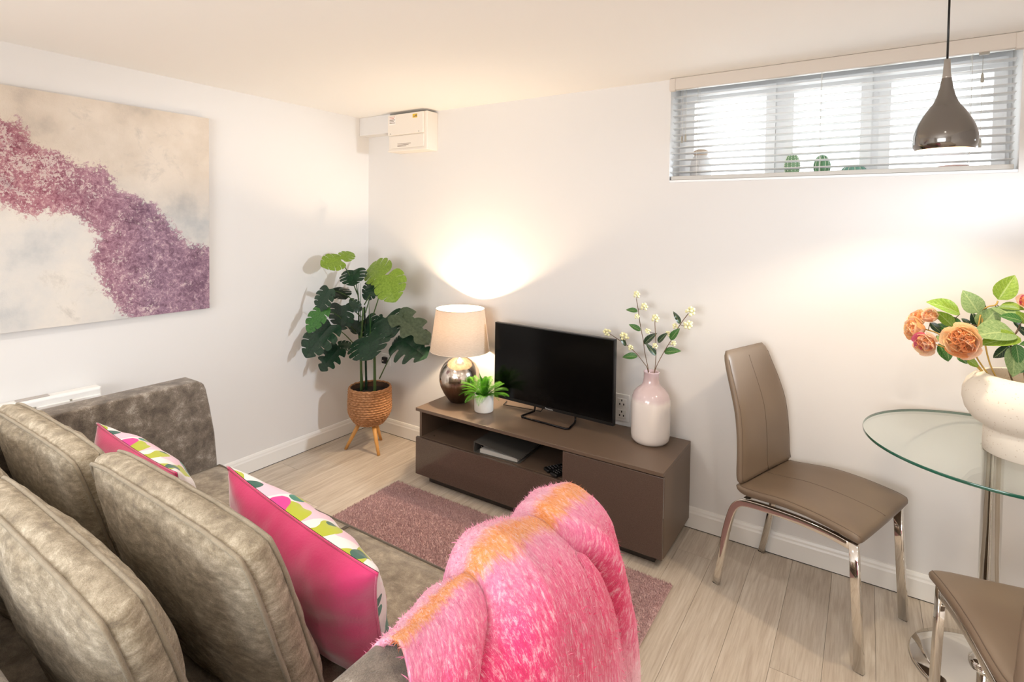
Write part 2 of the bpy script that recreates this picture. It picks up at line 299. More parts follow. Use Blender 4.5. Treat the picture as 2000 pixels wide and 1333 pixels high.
# ------------------------------------------------------------------ mesh helpers
class MB:
    def __init__(s): s.v = []; s.f = []; s.mi = []; s.uv = None
    def add(s, v, f, mi=0):
        o = len(s.v); s.v += [tuple(p) for p in v]; s.f += [tuple(i+o for i in q) for q in f]; s.mi += [mi]*len(f); return s
    def box(s, x0, x1, y0, y1, z0, z1, mi=0):
        v = [(x, y, z) for z in (z0, z1) for y in (y0, y1) for x in (x0, x1)]
        return s.add(v, [(0, 2, 3, 1), (4, 5, 7, 6), (0, 1, 5, 4), (2, 6, 7, 3), (0, 4, 6, 2), (1, 3, 7, 5)], mi)
    def lathe(s, prof, n=32, c=(0, 0), mi=0, cap=(True, True)):
        v = [(c[0]+r*math.cos(2*PI*i/n), c[1]+r*math.sin(2*PI*i/n), z) for r, z in prof for i in range(n)]
        f = [(j*n+i, j*n+(i+1) % n, (j+1)*n+(i+1) % n, (j+1)*n+i) for j in range(len(prof)-1) for i in range(n)]
        if cap[0]: f.append(tuple(reversed(range(n))))
        if cap[1]: f.append(tuple(range((len(prof)-1)*n, len(prof)*n)))
        return s.add(v, f, mi)
    def sweep(s, path, sec, side=None, scale=None, mi=0, cap=True, closed=False):
        """sec: list of (a,b): a along 'side', b along the path normal"""
        path = [Vector(p) for p in path]; n = len(path); m = len(sec); vs = []; prev = None
        for i, p in enumerate(path):
            if closed: t = path[(i+1) % n]-path[i-1]
            else: t = path[min(i+1, n-1)]-path[max(i-1, 0)]
            t.normalize()
            if side is not None: a = Vector(side); a = (a-t*a.dot(t)).normalized()
            elif prev is None: a = t.orthogonal().normalized()
            else: a = (prev-t*prev.dot(t)).normalized()
            prev = a; b = t.cross(a); k = scale(i/(n-1)) if scale else 1
            vs += [p+a*(q[0]*k)+b*(q[1]*k) for q in sec]
        f = [(i*m+j, i*m+(j+1) % m, ((i+1) % n)*m+(j+1) % m, ((i+1) % n)*m+j) for i in range(n if closed else n-1) for j in range(m)]
        if cap and not closed: f += [tuple(reversed(range(m))), tuple(range((n-1)*m, n*m))]
        return s.add(vs, f, mi)
    def tube(s, path, r, n=8, mi=0, scale=None, closed=False):
        return s.sweep(path, [(r*math.cos(2*PI*i/n), r*math.sin(2*PI*i/n)) for i in range(n)], None, scale, mi, True, closed)
    def ball(s, c, r, n=10, m=7, mi=0, sc=(1, 1, 1)):
        v = [(c[0], c[1], c[2]-r*sc[2])]
        for j in range(1, m):
            a = -PI/2+PI*j/m
            v += [(c[0]+r*sc[0]*math.cos(a)*math.cos(2*PI*i/n), c[1]+r*sc[1]*math.cos(a)*math.sin(2*PI*i/n), c[2]+r*sc[2]*math.sin(a)) for i in range(n)]
        v.append((c[0], c[1], c[2]+r*sc[2])); L = len(v)-1
        f = [(0, 1+(i+1) % n, 1+i) for i in range(n)]+[(1+j*n+i, 1+j*n+(i+1) % n, 1+(j+1)*n+(i+1) % n, 1+(j+1)*n+i) for j in range(m-2) for i in range(n)]
        f += [(L, 1+(m-2)*n+i, 1+(m-2)*n+(i+1) % n) for i in range(n)]
        return s.add(v, f, mi)
    def grid(s, fn, nu, nv, mi=0, uv=False):
        v = [fn(i/nu, j/nv) for j in range(nv+1) for i in range(nu+1)]
        f = [(j*(nu+1)+i, j*(nu+1)+i+1, (j+1)*(nu+1)+i+1, (j+1)*(nu+1)+i) for j in range(nv) for i in range(nu)]
        if uv: s.uv = [(i/nu, j/nv) for j in range(nv+1) for i in range(nu+1)]
        return s.add(v, f, mi)
    def mesh(s, name, mats, smooth=False):
        me = bpy.data.meshes.new(name); me.from_pydata(s.v, [], s.f)
        for m in (mats if isinstance(mats, (list, tuple)) else [mats]): me.materials.append(m)
        if any(s.mi): me.polygons.foreach_set('material_index', s.mi)
        if s.uv:
            ul = me.uv_layers.new(name='UVMap'); li = np.zeros(len(me.loops), dtype=np.int32); me.loops.foreach_get('vertex_index', li)
            ul.data.foreach_set('uv', np.array(s.uv, dtype=np.float32)[li].ravel())
        me.validate(); me.update()
        if smooth: me.polygons.foreach_set('use_smooth', [True]*len(me.polygons))
        return me
    def obj(s, name, mats, parent=None, smooth=False, bevel=0, sub=0, auto=None, seg=2):
        o = bpy.data.objects.new(name, s.mesh(name, mats, smooth)); COL.objects.link(o)
        if parent is not None: o.parent = parent
        if bevel:
            b = o.modifiers.new('b', 'BEVEL'); b.width = bevel; b.segments = seg; b.limit_method = 'ANGLE'; b.angle_limit = .6; b.harden_normals = False
        if sub: m = o.modifiers.new('s', 'SUBSURF'); m.levels = m.render_levels = sub
        if auto:
            o.data.polygons.foreach_set('use_smooth', [True]*len(o.data.polygons))
            try: o.data.set_sharp_from_angle(angle=auto)
            except Exception: pass
        return o
def link_mesh(name, me, parent=None):
    o = bpy.data.objects.new(name, me); COL.objects.link(o)
    if parent is not None: o.parent = parent
    return o
def tag(o, label, cat, group=None):
    o['label'] = label; o['category'] = cat
    if group: o['group'] = group
    return o
def thing(name, label, cat, loc=(0, 0, 0), rz=0, group=None, rot=None):
    o = bpy.data.objects.new(name, None); COL.objects.link(o); o.empty_display_size = .05
    o.location = loc; o.rotation_euler = rot if rot else (0, 0, rz); return tag(o, label, cat, group)
def struct(o): o['kind'] = 'structure'; return o
def rect(w, h, r=0, n=3):
    if r <= 0: return [(-w/2, -h/2), (w/2, -h/2), (w/2, h/2), (-w/2, h/2)]
    out = []
    for cx, cy, a0 in ((w/2-r, -h/2+r, -PI/2), (w/2-r, h/2-r, 0), (-w/2+r, h/2-r, PI/2), (-w/2+r, -h/2+r, PI)):
        out += [(cx+r*math.cos(a0+PI/2*i/n), cy+r*math.sin(a0+PI/2*i/n)) for i in range(n+1)]
    return out
def smooth_path(pts, n=6):
    P = [Vector(p) for p in pts]; P = [P[0]*2-P[1]]+P+[P[-1]*2-P[-2]]; out = []
    for i in range(1, len(P)-2):
        for k in range(n):
            t = k/n; a, b, c, d = P[i-1], P[i], P[i+1], P[i+2]
            out.append(.5*((2*b)+(c-a)*t+(2*a-5*b+4*c-d)*t*t+(3*b-a-3*c+d)*t**3))
    return out+[P[-2]]
def text(body, name, size, mat, loc, rot, parent, ext=.0004):
    c = bpy.data.curves.new(name, 'FONT'); c.body = body; c.size = size; c.extrude = ext; c.align_x = 'CENTER'; c.align_y = 'CENTER'
    co = bpy.data.objects.new(name, c); COL.objects.link(co); bpy.context.view_layer.update()
    me = bpy.data.meshes.new_from_object(co.evaluated_get(bpy.context.evaluated_depsgraph_get())); bpy.data.objects.remove(co); me.materials.clear(); me.materials.append(mat)
    o = bpy.data.objects.new(name, me); COL.objects.link(o); o.parent = parent; o.location = loc; o.rotation_euler = rot; return o

# ------------------------------------------------------------------ room shell
T = .32
WX0, WX1, WZ0, WZ1 = 2.184, 3.487, 1.712, H
fl = struct(MB().box(0, RX, RY, 0, -.12, -.012).obj('floor', simple('floor_gap', '#a3968a', .9)))
pw, pl = .152, 1.22
pm = MB().box(-pw/2+.0005, pw/2-.0005, -pl/2+.0008, pl/2-.0008, -.012, 0).mesh('plank', M['floor'])
x = .047-pw*2; k = 0
pcache = {}
while x < RX:
    y = RY-random.choice([0, .3, .55, .8, 1.0]); k += 1
    while y < 0:
        x0, x1, y0, y1 = max(x, 0), min(x+pw, RX), max(y, RY), min(y+pl, 0)
        if x1-x0 > .01 and y1-y0 > .02:
            if x1-x0 > pw-.001 and y1-y0 > pl-.001: o = link_mesh('plank', pm, fl)
            else:
                hx, hy = (x1-x0)/2, (y1-y0)/2
                o = link_mesh('plank', MB().box(-hx+.0005, hx-.0005, -hy+.0008, hy-.0008, -.012, 0).mesh('plank', M['floor']), fl)
            o.location = ((x0+x1)/2, (y0+y1)/2, 0)
        y += pl
    x += pw
wb = MB(); wb.box(-T, WX0, 0, T, -.12, H+.1); wb.box(WX1, RX+T, 0, T, -.12, H+.1); wb.box(WX0, WX1, 0, T, -.12, WZ0); wb.box(WX0, WX1, 0, T, H, H+.1)
struct(wb.obj('wall_back', M['wall']))
struct(MB().box(-T, 0, RY-T, 0, -.12, H+.1).obj('wall_left', M['wall']))
struct(MB().box(RX, RX+T, RY-T, 0, -.12, H+.1).obj('wall_right', M['wall']))
wf = MB(); wf.box(0, .9, RY-T, RY, -.12, H+.1); wf.box(3.1, RX, RY-T, RY, -.12, H+.1); wf.box(.9, 3.1, RY-T, RY, -.12, .7); wf.box(.9, 3.1, RY-T, RY, 2.0, H+.1)
struct(wf.obj('wall_front', M['wall']))
struct(MB().box(-T, RX+T, RY-T, T, H, H+.1).obj('ceiling', M['ceil']))
def skirting(name, p0, p1, nrm):
    p0, p1, nrm = Vector(p0), Vector(p1), Vector(nrm); pr = [(0, .004), (.014, .004), (.014, .076), (.011, .084), (.010, .092), (.006, .102), (0, .105)]
    v = [p+nrm*a+Vector((0, 0, b)) for p in (p0, p1) for a, b in pr]; n = len(pr)
    f = [(i, (i+1) % n, n+(i+1) % n, n+i) for i in range(n)]+[tuple(range(n)), tuple(reversed(range(n, 2*n)))]
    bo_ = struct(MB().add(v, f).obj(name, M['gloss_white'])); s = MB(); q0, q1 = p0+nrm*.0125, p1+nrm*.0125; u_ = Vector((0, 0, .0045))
    s.add([p0, q0, q1, p1, p0+u_, q0+u_, q1+u_, p1+u_], [(0, 1, 2, 3), (4, 7, 6, 5), (0, 4, 5, 1), (1, 5, 6, 2), (2, 6, 7, 3), (3, 7, 4, 0)]).obj('shadow_gap', M['socket_dark'], bo_); return bo_  # solid dark strip stands in for the shade under the board
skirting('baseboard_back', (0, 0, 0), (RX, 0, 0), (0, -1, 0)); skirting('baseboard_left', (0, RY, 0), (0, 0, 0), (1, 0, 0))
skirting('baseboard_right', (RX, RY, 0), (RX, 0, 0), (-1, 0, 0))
# boxed-in corner under the ceiling, left of the fuse box
struct(MB().box(.0, .30, -.085, 0, 2.10, H).obj('trim_1', M['wall'], bevel=.003))
# downlight rings
DL = ['above the far end of the sofa', 'between the sofa and the dining table', 'by the right wall near the table', 'behind the sofa near the left wall', 'in the middle of the ceiling behind the sofa', 'in the back corner by the right wall']
for (x, y), dl in zip(DOWN, DL):
    d = thing('downlight', 'round recessed downlight in the ceiling '+dl, 'light', (x, y, H), 0, 'ceiling downlights')
    MB().lathe([(.032, -.001), (.045, -.004), (.046, 0)], 28, cap=(False, False)).obj('rim', M['gloss_white'], d, True)
    MB().lathe([(.001, -.0005), (.032, -.0005)], 28, cap=(False, False)).obj('lens', M['down_em'], d)
# window frame, panes
def window(name, x0, x1, z0, z1, y0, y1, panes, sill=True):
    w = bpy.data.objects.new(name, None); COL.objects.link(w); struct(w)
    fr = MB(); fw = .05; fr.box(x0, x1, y0, y1, z0, z0+.03); fr.box(x0, x1, y0, y1, z1-.06, z1); fr.box(x0, x0+.05, y0, y1, z0+.03, z1-.06); fr.box(x1-.03, x1, y0, y1, z0+.03, z1-.06)
    edges = sorted(panes)
    for (a0, a1), (b0, b1) in zip(edges[:-1], edges[1:]): fr.box((a1+b0)/2-.03, (a1+b0)/2+.03, y0, y1, z0+.03, z1-.06)
    fr.obj('window_frame', M['upvc'], w)
    for a0, a1 in edges:
        s = MB(); q = .042; zz0, zz1 = z0+.045, z1-.085
        s.box(a0-q, a0, y0-.018, y0-.0005, zz0-.03, zz1+q); s.box(a1, a1+q, y0-.018, y0-.0005, zz0-.03, zz1+q); s.box(a0, a1, y0-.018, y0-.0005, zz0-.03, zz0); s.box(a0, a1, y0-.018, y0-.0005, zz1, zz1+q)
        so = s.obj('sash', M['upvc'], w)
        MB().box(a0+.0005, a1-.0005, y0-.010, y0-.005, zz0+.0005, zz1-.0005).obj('pane', M['pane'], so)
    return w
w1 = window('window_1', WX0, WX1, WZ0, H, .17, .23, [(2.262, 2.60), (2.72, 2.985), (3.095, 3.43)])
MB().box(WX0, WX1, .0, .17, WZ0, WZ0+.012).obj('window_sill', M['upvc'], w1, bevel=.002)
w2 = bpy.data.objects.new('added_window', None); COL.objects.link(w2); struct(w2)  # invented window behind the camera, framing the added fill light
f2 = MB(); f2.box(.9, 3.1, RY-.06, RY-.02, .7, .76); f2.box(.9, 3.1, RY-.06, RY-.02, 1.94, 2.0)
for a in (.9, 1.97, 3.04): f2.box(a, a+.06, RY-.06, RY-.02, .7, 2.0)
f2.obj('window_frame', M['upvc'], w2)
# ------------------------------------------------------------------ venetian blind
bl = thing('venetian_blind', 'white horizontal-slat venetian blind pulled down over the high window', 'blind')
BX0, BX1 = WX0+.008, WX1-.012
MB().box(WX0, WX1+.004, -.022, .0, H-.058, H-.001).obj('valance', M['valance'], bl, bevel=.003)
MB().box(WX0-.001, WX0+.028, -.026, -.001, H-.063, H-.002).obj('valance_end', M['valance'], bl, bevel=.003)
MB().box(WX1-.024, WX1+.006, -.026, -.001, H-.063, H-.002).obj('valance_end', M['valance'], bl, bevel=.003)
MB().box(BX0, BX1, .004, .045, H-.05, H-.01).obj('headrail', M['white_plastic'], bl)
sl = MB()
def slf(u, v): return (BX0+(BX1-BX0)*u, .008+.036*v, .0035*math.sin(PI*v)-.004*(v-.5))
sl.grid(slf, 4, 5)
slm = sl.mesh('slat', M['slat'], True)
for i in range(13):
    o = link_mesh('slat', slm, bl); o.location.z = 2.138-i*.0312; o.rotation_euler = (random.uniform(-.02, .02), 0, 0)
    m = o.modifiers.new('t', 'SOLIDIFY'); m.thickness = .0022
MB().box(BX0, BX1, .004, .05, WZ0+.013, WZ0+.032).obj('bottom_rail', simple('grey_white_rail', '#c9c6c0', .45), bl, bevel=.002)
for x in (2.315, 2.84, 3.345):
    for y in (.006, .046): MB().tube([(x, y, WZ0+.02), (x, y, H-.03)], .0009, 5).obj('ladder_cord', M['cord'], bl)
    MB().lathe([(.007, 0), (.008, .004), (.006, .008)], 12, (x, .012)).obj('cord_stop', M['tassel'], bl).location.z = WZ0+.006
def tassel(x, z): MB().lathe([(.0045, -.018), (.0055, -.016), (.0045, .012), (.002, .018)], 12, (x, -.004)).obj('tassel', M['tassel'], bl, True).location.z = z
for x, z in ((2.245, 1.925), (2.262, 1.93)):
    MB().tube([(x, -.004, H-.05), (x, -.004, z+.015)], .0008, 5).obj('pull_cord', M['cord'], bl); tassel(x, z)
for x, z in ((3.374, 2.075), (3.374, 1.828)):
    MB().tube([(x, -.004, H-.05), (x, -.004, z+.015)], .0008, 5).obj('pull_cord', M['cord'], bl); tassel(x, z)
MB().box(3.362, 3.392, -.012, .002, H-.066, H-.056).obj('cord_guide', M['tassel'], bl)
# ornaments on the sill
def cactus(px, w, h, mat, ribs, label, y=.105, dots=False, base=WZ0+.012):
    p = at(px, 330, y=y); t = thing('cactus_ornament', label, 'ornament', (p.x, y, base), 0, 'cactus ornaments on the window sill')
    n = 60; prof = [(k/14) for k in range(15)]; v = []
    for q in prof:
        r = w*math.sqrt(max(0, 1-(2*q-1)**2*.9))*(1 if q < .5 else 1-.15*(q-.5)*2)
        if q == 1: r = .002
        for i in range(n):
            a = 2*PI*i/n; rr = r*(1+.07*math.cos(ribs*a)); v.append((rr*math.cos(a), rr*math.sin(a), q*h))
    f = [(j*n+i, j*n+(i+1) % n, (j+1)*n+(i+1) % n, (j+1)*n+i) for j in range(14) for i in range(n)]+[tuple(reversed(range(n))), tuple(range(14*n, 15*n))]
    MB().add(v, f).obj('body', mat, t, True)
    m = MB()
    for i in range(ribs):
        a = 2*PI*(i+.5 if not dots else i)/ribs
        pts = []
        for k in range(1, 14):
            q = k/14; r = w*math.sqrt(max(0, 1-(2*q-1)**2*.9))*(1 if q < .5 else 1-.15*(q-.5)*2)*(1.075 if dots else .94)
            pts.append((r*math.cos(a), r*math.sin(a), q*h))
        if dots:
            for q in pts: m.ball(q, .0022, 6, 4)
        else: m.tube(pts, .0012, 5)
    m.obj('raised_pattern', M['cream_dot'], t, True)
cactus(1547, .031, .118, M['cactus1'], 12, 'tallest green ceramic cactus with rows of cream dots, on the window sill', dots=True)
cactus(1605, .033, .103, M['cactus2'], 9, 'middle green ceramic cactus with cream vertical lines, on the window sill')
cactus(1667, .046, .052, M['cactus3'], 11, 'low round teal-green ceramic cactus on the window sill')
p = at(1368, 340, y=.1)
j = thing('jar', 'pale grey jar with a sand-coloured lid at the far left of the window sill', 'jar', (p.x, .1, WZ0+.012))
MB().lathe([(.04, 0), (.05, .01), (.052, .06), (.046, .1), (.034, .125), (.03, .128)], 28).obj('body', M['jar'], j, True)
MB().lathe([(.03, .128), (.034, .13), (.034, .152), (.02, .158), (.001, .159)], 28).obj('lid', M['jar_top'], j, True)
p = at(1862, 330, y=.1)
j = thing('trinket_dish', 'small pale pink dish on the window sill behind the pendant lamp', 'dish', (p.x, .1, WZ0+.012))
MB().lathe([(.028, 0), (.03, .004), (.05, .03), (.047, .03), (.027, .008), (.001, .007)], 28).obj('bowl', M['pink_item'], j, True)

# ------------------------------------------------------------------ fuse box
fb = thing('fuse_box', 'white fuse box with a yellow warning sticker mounted high near the corner', 'fuse box')
MB().box(.312, .655, -.105, 0, 1.965, 2.212).obj('body', M['box_plastic'], fb, bevel=.004)
MB().box(.318, .635, -.122, -.105, 2.072, 2.208).obj('cover', M['box_plastic'], fb, bevel=.004)
MB().box(.335, .632, -.112, -.104, 1.985, 2.068).obj('hinged_flap', M['box_plastic'], fb, bevel=.003)
MB().box(.31, .657, -.112, -.1, 1.966, 1.976).obj('ledge', M['box_plastic'], fb, bevel=.002)
for x in (.345, .6): MB().lathe([(.0035, 0), (.0035, .002)], 12).obj('screw', M['tassel'], fb).matrix_local = Matrix.Translation((x, -.1225, 2.082)) @ Matrix.Rotation(PI/2, 4, 'X')
lb = MB().box(.332, .392, -.1232, -.122, 2.14, 2.198).obj('instruction_label', M['label_white'], fb)
for i in range(5): MB().box(.337, .387-.01*(i % 2), -.1238, -.1232, 2.191-i*.010, 2.195-i*.010, 0).obj('print_line', M['ink_red'] if i < 2 else M['ink'], lb)
lb = MB().box(.545, .585, -.1232, -.122, 2.172, 2.196).obj('warning_sticker', M['label_yellow'], fb)
MB().add([(.553, -.1238, 2.176), (.565, -.1238, 2.176), (.559, -.1238, 2.19)], [(0, 1, 2)]).obj('triangle_symbol', M['ink'], lb)
MB().box(.568, .582, -.1238, -.1232, 2.178, 2.19).obj('print_block', M['ink'], lb)
for i in range(3): MB().box(.40, .52-.02*i, -.1126, -.112, 2.012-i*.008, 2.015-i*.008).obj('flap_print', M['ink'], fb)

# ------------------------------------------------------------------ wall sockets
so = thing('aerial_socket', 'small white wall socket with a black plug behind the monstera', 'socket')
MB().box(.15, .236, -.008, 0, .475, .561).obj('plate', M['white_plastic'], so, bevel=.003)
MB().box(.172, .216, -.03, -.008, .495, .541).obj('plug', M['black'], so, bevel=.006)
MB().lathe([(.006, 0), (.006, .006)], 12).obj('connector', M['chrome'], so).matrix_local = Matrix.Translation((.194, -.03, .518)) @ Matrix.Rotation(PI/2, 4, 'X')
so = thing('double_socket', 'white plug socket on the wall between the television and the pink-topped vase', 'socket')
MB().box(1.905, 2.0, -.008, 0, .455, .60).obj('plate', M['white_plastic'], so, bevel=.003)
for z in (.555, .495):
    s_ = MB().box(1.935, 1.985, -.011, -.008, z-.022, z+.022).obj('socket_face', M['white_plastic'], so, bevel=.002)
    for a, b in ((0, .012), (-.011, -.008), (.011, -.008)): MB().box(1.96+a-.003, 1.96+a+.003, -.0118, -.0108, z+b-.005, z+b+.005).obj('pin_hole', M['socket_dark'], s_)

# ------------------------------------------------------------------ canvas painting
cy0, cy1, cz0, cz1 = -2.62, -1.153, 1.014, 2.043
pt = thing('canvas_painting', 'large frameless abstract canvas with a purple sweep over cream', 'painting')
UP = [(-60, 205), (0, 228), (40, 240), (60, 270), (85, 292), (120, 300), (150, 322), (185, 325), (212, 325), (228, 368), (265, 380), (300, 402), (335, 445), (372, 478), (408, 488), (470, 560)]
LO = [(-60, 380), (0, 400), (60, 425), (130, 412), (180, 445), (192, 460), (172, 505), (200, 560), (228, 590), (245, 618), (330, 640), (408, 640), (470, 650)]
def cv(px, py): q = at(px, py, x=.03); return (q.y, q.z)
poly = [cv(*q) for q in UP]+[cv(*q) for q in reversed(LO)]
def sdist(y, z):
    ins = False; dm = 9; n = len(poly)
    for i in range(n):
        (a, b), (c, d) = poly[i], poly[(i+1) % n]
        if (b > z) != (d > z) and y < (c-a)*(z-b)/(d-b)+a: ins = not ins
        t = max(0, min(1, ((y-a)*(c-a)+(z-b)*(d-b))/((c-a)**2+(d-b)**2))); dm = min(dm, math.hypot(y-a-t*(c-a), z-b-t*(d-b)))
    return dm if ins else -dm
NU, NV = 130, 90
cm = MB().grid(lambda u, v: (.032, cy0+(cy1-cy0)*u, cz0+(cz1-cz0)*v), NU, NV)
vals = []
for (x_, y_, z_) in cm.v:
    d = sdist(y_, z_); vals.append((min(1, max(0, .5+d*6.0)), min(1, max(0, (z_-cz0)/(cz1-cz0))), min(1, max(0, (y_-cy0)/(cy1-cy0))), 1))
def _canvas():
    n = N('painted_canvas'); n.set(rough=.75)
    at_ = n.new('ShaderNodeAttribute', attribute_name='band'); sp = n.new('ShaderNodeSeparateColor'); n.l.new(at_.outputs['Color'], sp.inputs[0])
    d, vz, vy = sp.outputs[0], sp.outputs[1], sp.outputs[2]
    o = n.tc()
    n1 = n.noise(o, 9, 8, .75, .4); n2 = n.noise(o, 42, 6, .8, .6); n3 = n.noise(o, 3, 5, .6); n4 = n.noise(o, 110, 3, .7)
    e = n.math('ADD', d, n.math('MULTIPLY', n.math('SUBTRACT', n1, .5), .9)); e = n.math('ADD', e, n.math('MULTIPLY', n.math('SUBTRACT', n2, .5), 1.15))
    mask = n.ramp(e, [(.47, (0, 0, 0)), (.54, (1, 1, 1))])
    top = n.ramp(n3, [(.32, rgb('#b9aea2')), (.46, rgb('#d6c8b8')), (.62, rgb('#e2d5c6'))])
    bot = n.ramp(n3, [(.32, rgb('#b5b6b6')), (.46, rgb('#d0ccc7')), (.62, rgb('#ddd5cb'))])
    bgc = n.mix(n.ramp(vz, [(.45, (0, 0, 0)), (.7, (1, 1, 1))]), bot, top)
    smud = n.ramp(n.math('MULTIPLY', n1, n3), [(.30, (0, 0, 0)), (.42, (1, 1, 1))])
    bgc = n.mix(n.math('MULTIPLY', smud, .55), bgc, rgb('#a9a29a'))
    pr = n.ramp(n2, [(.30, rgb('#5e4654')), (.42, rgb('#7b5c6e')), (.5, rgb('#927487')), (.56, rgb('#a3808f')), (.64, rgb('#cbb4b8'))])
    pl_ = n.ramp(n2, [(.30, rgb('#6f3d48')), (.42, rgb('#8f5260')), (.5, rgb('#a8707c')), (.58, rgb('#b98a8d')), (.70, rgb('#dcc5be'))])
    big = n.ramp(n.noise(o, 6, 5, .7, .5), [(.34, (.62, .55, .62)), (.5, (1, 1, 1)), (.62, (1.0, 1.0, 1.0))])
    pc = n.mix(n.ramp(vy, [(.5, (0, 0, 0)), (.8, (1, 1, 1))]), pl_, pr)
    holes = n.math('GREATER_THAN', n.math('ADD', n4, n.math('MULTIPLY', n.math('SUBTRACT', n1, .5), 1.1)), n.math('ADD', .43, n.math('MULTIPLY', vy, .30)))
    pc = n.mix(n.math('MULTIPLY', holes, .7), pc, rgb('#ded0c8'))
    pc = n.mix(.8, pc, big, 'MULTIPLY')
    n.col(n.mix(mask, bgc, pc)); n.bump(n.math('ADD', n2, n4), .3, .003); return n.m
me_o = cm.obj('painted_face', _canvas(), pt)
ca = me_o.data.color_attributes.new('band', 'FLOAT_COLOR', 'POINT'); ca.data.foreach_set('color', np.array(vals, dtype=np.float32).ravel())
MB().box(.004, .0318, cy0, cy1, cz0, cz1).obj('stretcher', simple('canvas_edge', '#d8cbbb', .8), pt)

# ------------------------------------------------------------------ panel heater
ht = thing('panel_heater', 'slim white electric panel heater on the wall behind the sofa arm', 'heater')
y0, y1 = -2.45, -1.668
MB().box(.02, .08, y0, y1, .32, .722).obj('body', M['white_plastic'], ht, bevel=.012, seg=4)
MB().box(.078, .086, y0+.02, y1-.006, .34, .688).obj('front_panel', M['white_plastic'], ht, bevel=.003)
gm = MB().box(.082, .0875, -.004, .004, .684, .692).mesh('vent_slot', M['tassel'])
for i in range(6): o = link_mesh('vent_slot', gm, ht); o.location.y = y1-.12-i*.125
for yy in (y0+.15, y1-.15): MB().box(0, .021, yy-.03, yy+.03, .4, .6).obj('bracket', M['white_plastic'], ht)
MB().box(.04, .07, y1-.3, y1-.19, .721, .727).obj('control_panel', simple('grey_control', '#b8b0aa', .5), ht, bevel=.002)

# ------------------------------------------------------------------ television stand
SX0, SX1, SY0, SY1, SZ = .885, 2.322, -.437, -.012, .435
tv = thing('television_stand', 'low taupe television stand with gloss drop fronts and an open shelf', 'tv stand')
MB().box(SX0, SX1, SY0, SY1, SZ-.018, SZ).obj('top', M['taupe'], tv, bevel=.0015)
MB().box(SX0+.012, SX0+.028, SY0+.022, SY1, .05, SZ-.018).obj('side_panel', M['taupe'], tv, bevel=.001)
MB().box(SX1-.018, SX1, SY0+.019, SY1, .05, SZ-.018).obj('side_panel', M['taupe'], tv, bevel=.001)
MB().box(1.832, 1.848, SY0+.022, SY1, .05, SZ-.018).obj('divider', M['taupe'], tv)
MB().box(SX0+.028, SX1-.018, SY1-.008, SY1, .05, SZ-.018).obj('back_panel', M['dark_in'], tv)
MB().box(SX0+.028, 1.832, SY0+.024, SY1-.008, .252, .268).obj('shelf', M['taupe'], tv)
MB().box(SX0+.028, SX1-.018, SY0+.022, SY1-.008, .05, .066).obj('bottom_panel', M['taupe'], tv)
MB().box(SX0+.06, SX1-.05, SY0+.055, SY1-.02, 0, .05).obj('plinth', simple('dark_plinth', '#3a322c', .5), tv)
MB().box(SX0, 1.829, SY0+.003, SY0+.021, .052, .266).obj('drop_front', M['gloss_door'], tv, bevel=.002)
MB().box(1.834, SX1-.001, SY0+.001, SY0+.019, .052, SZ-.022).obj('door', M['gloss_door'], tv, bevel=.002)
MB().lathe([(.004, 0), (.0045, .004), (.003, .005)], 12).obj('shelf_screw', M['chrome'], tv).matrix_local = Matrix.Translation((SX0+.09, SY0+.06, .268))

# binder + remotes on the shelf
bd = thing('ring_binder', 'dark grey ring binder lying on the open shelf of the television stand', 'binder', (1.425, -.258, .268), 0)
bd.rotation_euler = (0, 0, .06)
MB().box(-.142, .132, -.15, .13, .0, .003).obj('back_cover', M['binder'], bd)
fc = MB(); fc.add([(-.142, -.15, .055), (.135, -.15, .022), (.135, .13, .022), (-.142, .13, .055), (-.142, -.15, .058), (.135, -.15, .025), (.135, .13, .025), (-.142, .13, .058)],
       [(0, 3, 2, 1), (4, 5, 6, 7), (0, 1, 5, 4), (1, 2, 6, 5), (2, 3, 7, 6), (3, 0, 4, 7)]); fc.obj('front_cover', M['binder'], bd)
MB().box(-.145, -.142, -.15, .13, 0, .058).obj('spine', M['binder'], bd)
pg = MB()
for i in range(9): pg.box(-.11+.002*random.random(), .118, -.144, .12, .004+.0022*i, .0052+.0022*i)
pg.obj('pages', M['paper'], bd)['kind'] = 'stuff'
for y in (-.09, .07):
    MB().tube([(-.118+.022*math.cos(a), y, .024+.022*math.sin(a)) for a in [2*PI*i/20 for i in range(20)]], .0018, 6, closed=True).obj('ring', M['chrome'], bd, True)
def remote(x, y, rz, label, L=.165):
    r = thing('remote_control', label, 'remote', (x, y, .268), rz)
    MB().box(-.024, .024, -L/2, L/2, 0, .018).obj('body', M['black'], r, bevel=.008, seg=4)
    bm_ = MB().lathe([(.0042, 0), (.004, .0022), (.002, .003)], 10).mesh('button', simple('grey_button', '#4c4b4d', .3), True)
    for j in range(8):
        for i in range(3): o = link_mesh('button', bm_, r); o.location = ((i-1)*.0125, -L/2+.02+j*.0165, .0175)
    MB().lathe([(.011, .0175), (.011, .0205), (.007, .021)], 20, (0, .01)).obj('navigation_pad', M['black_gloss'], r, True)
remote(1.765, -.33, -.55, 'black remote control lying on the shelf, second from the closed door')
remote(1.80, -.36, -.35, 'black remote control lying hard against the closed door of the stand', .14)

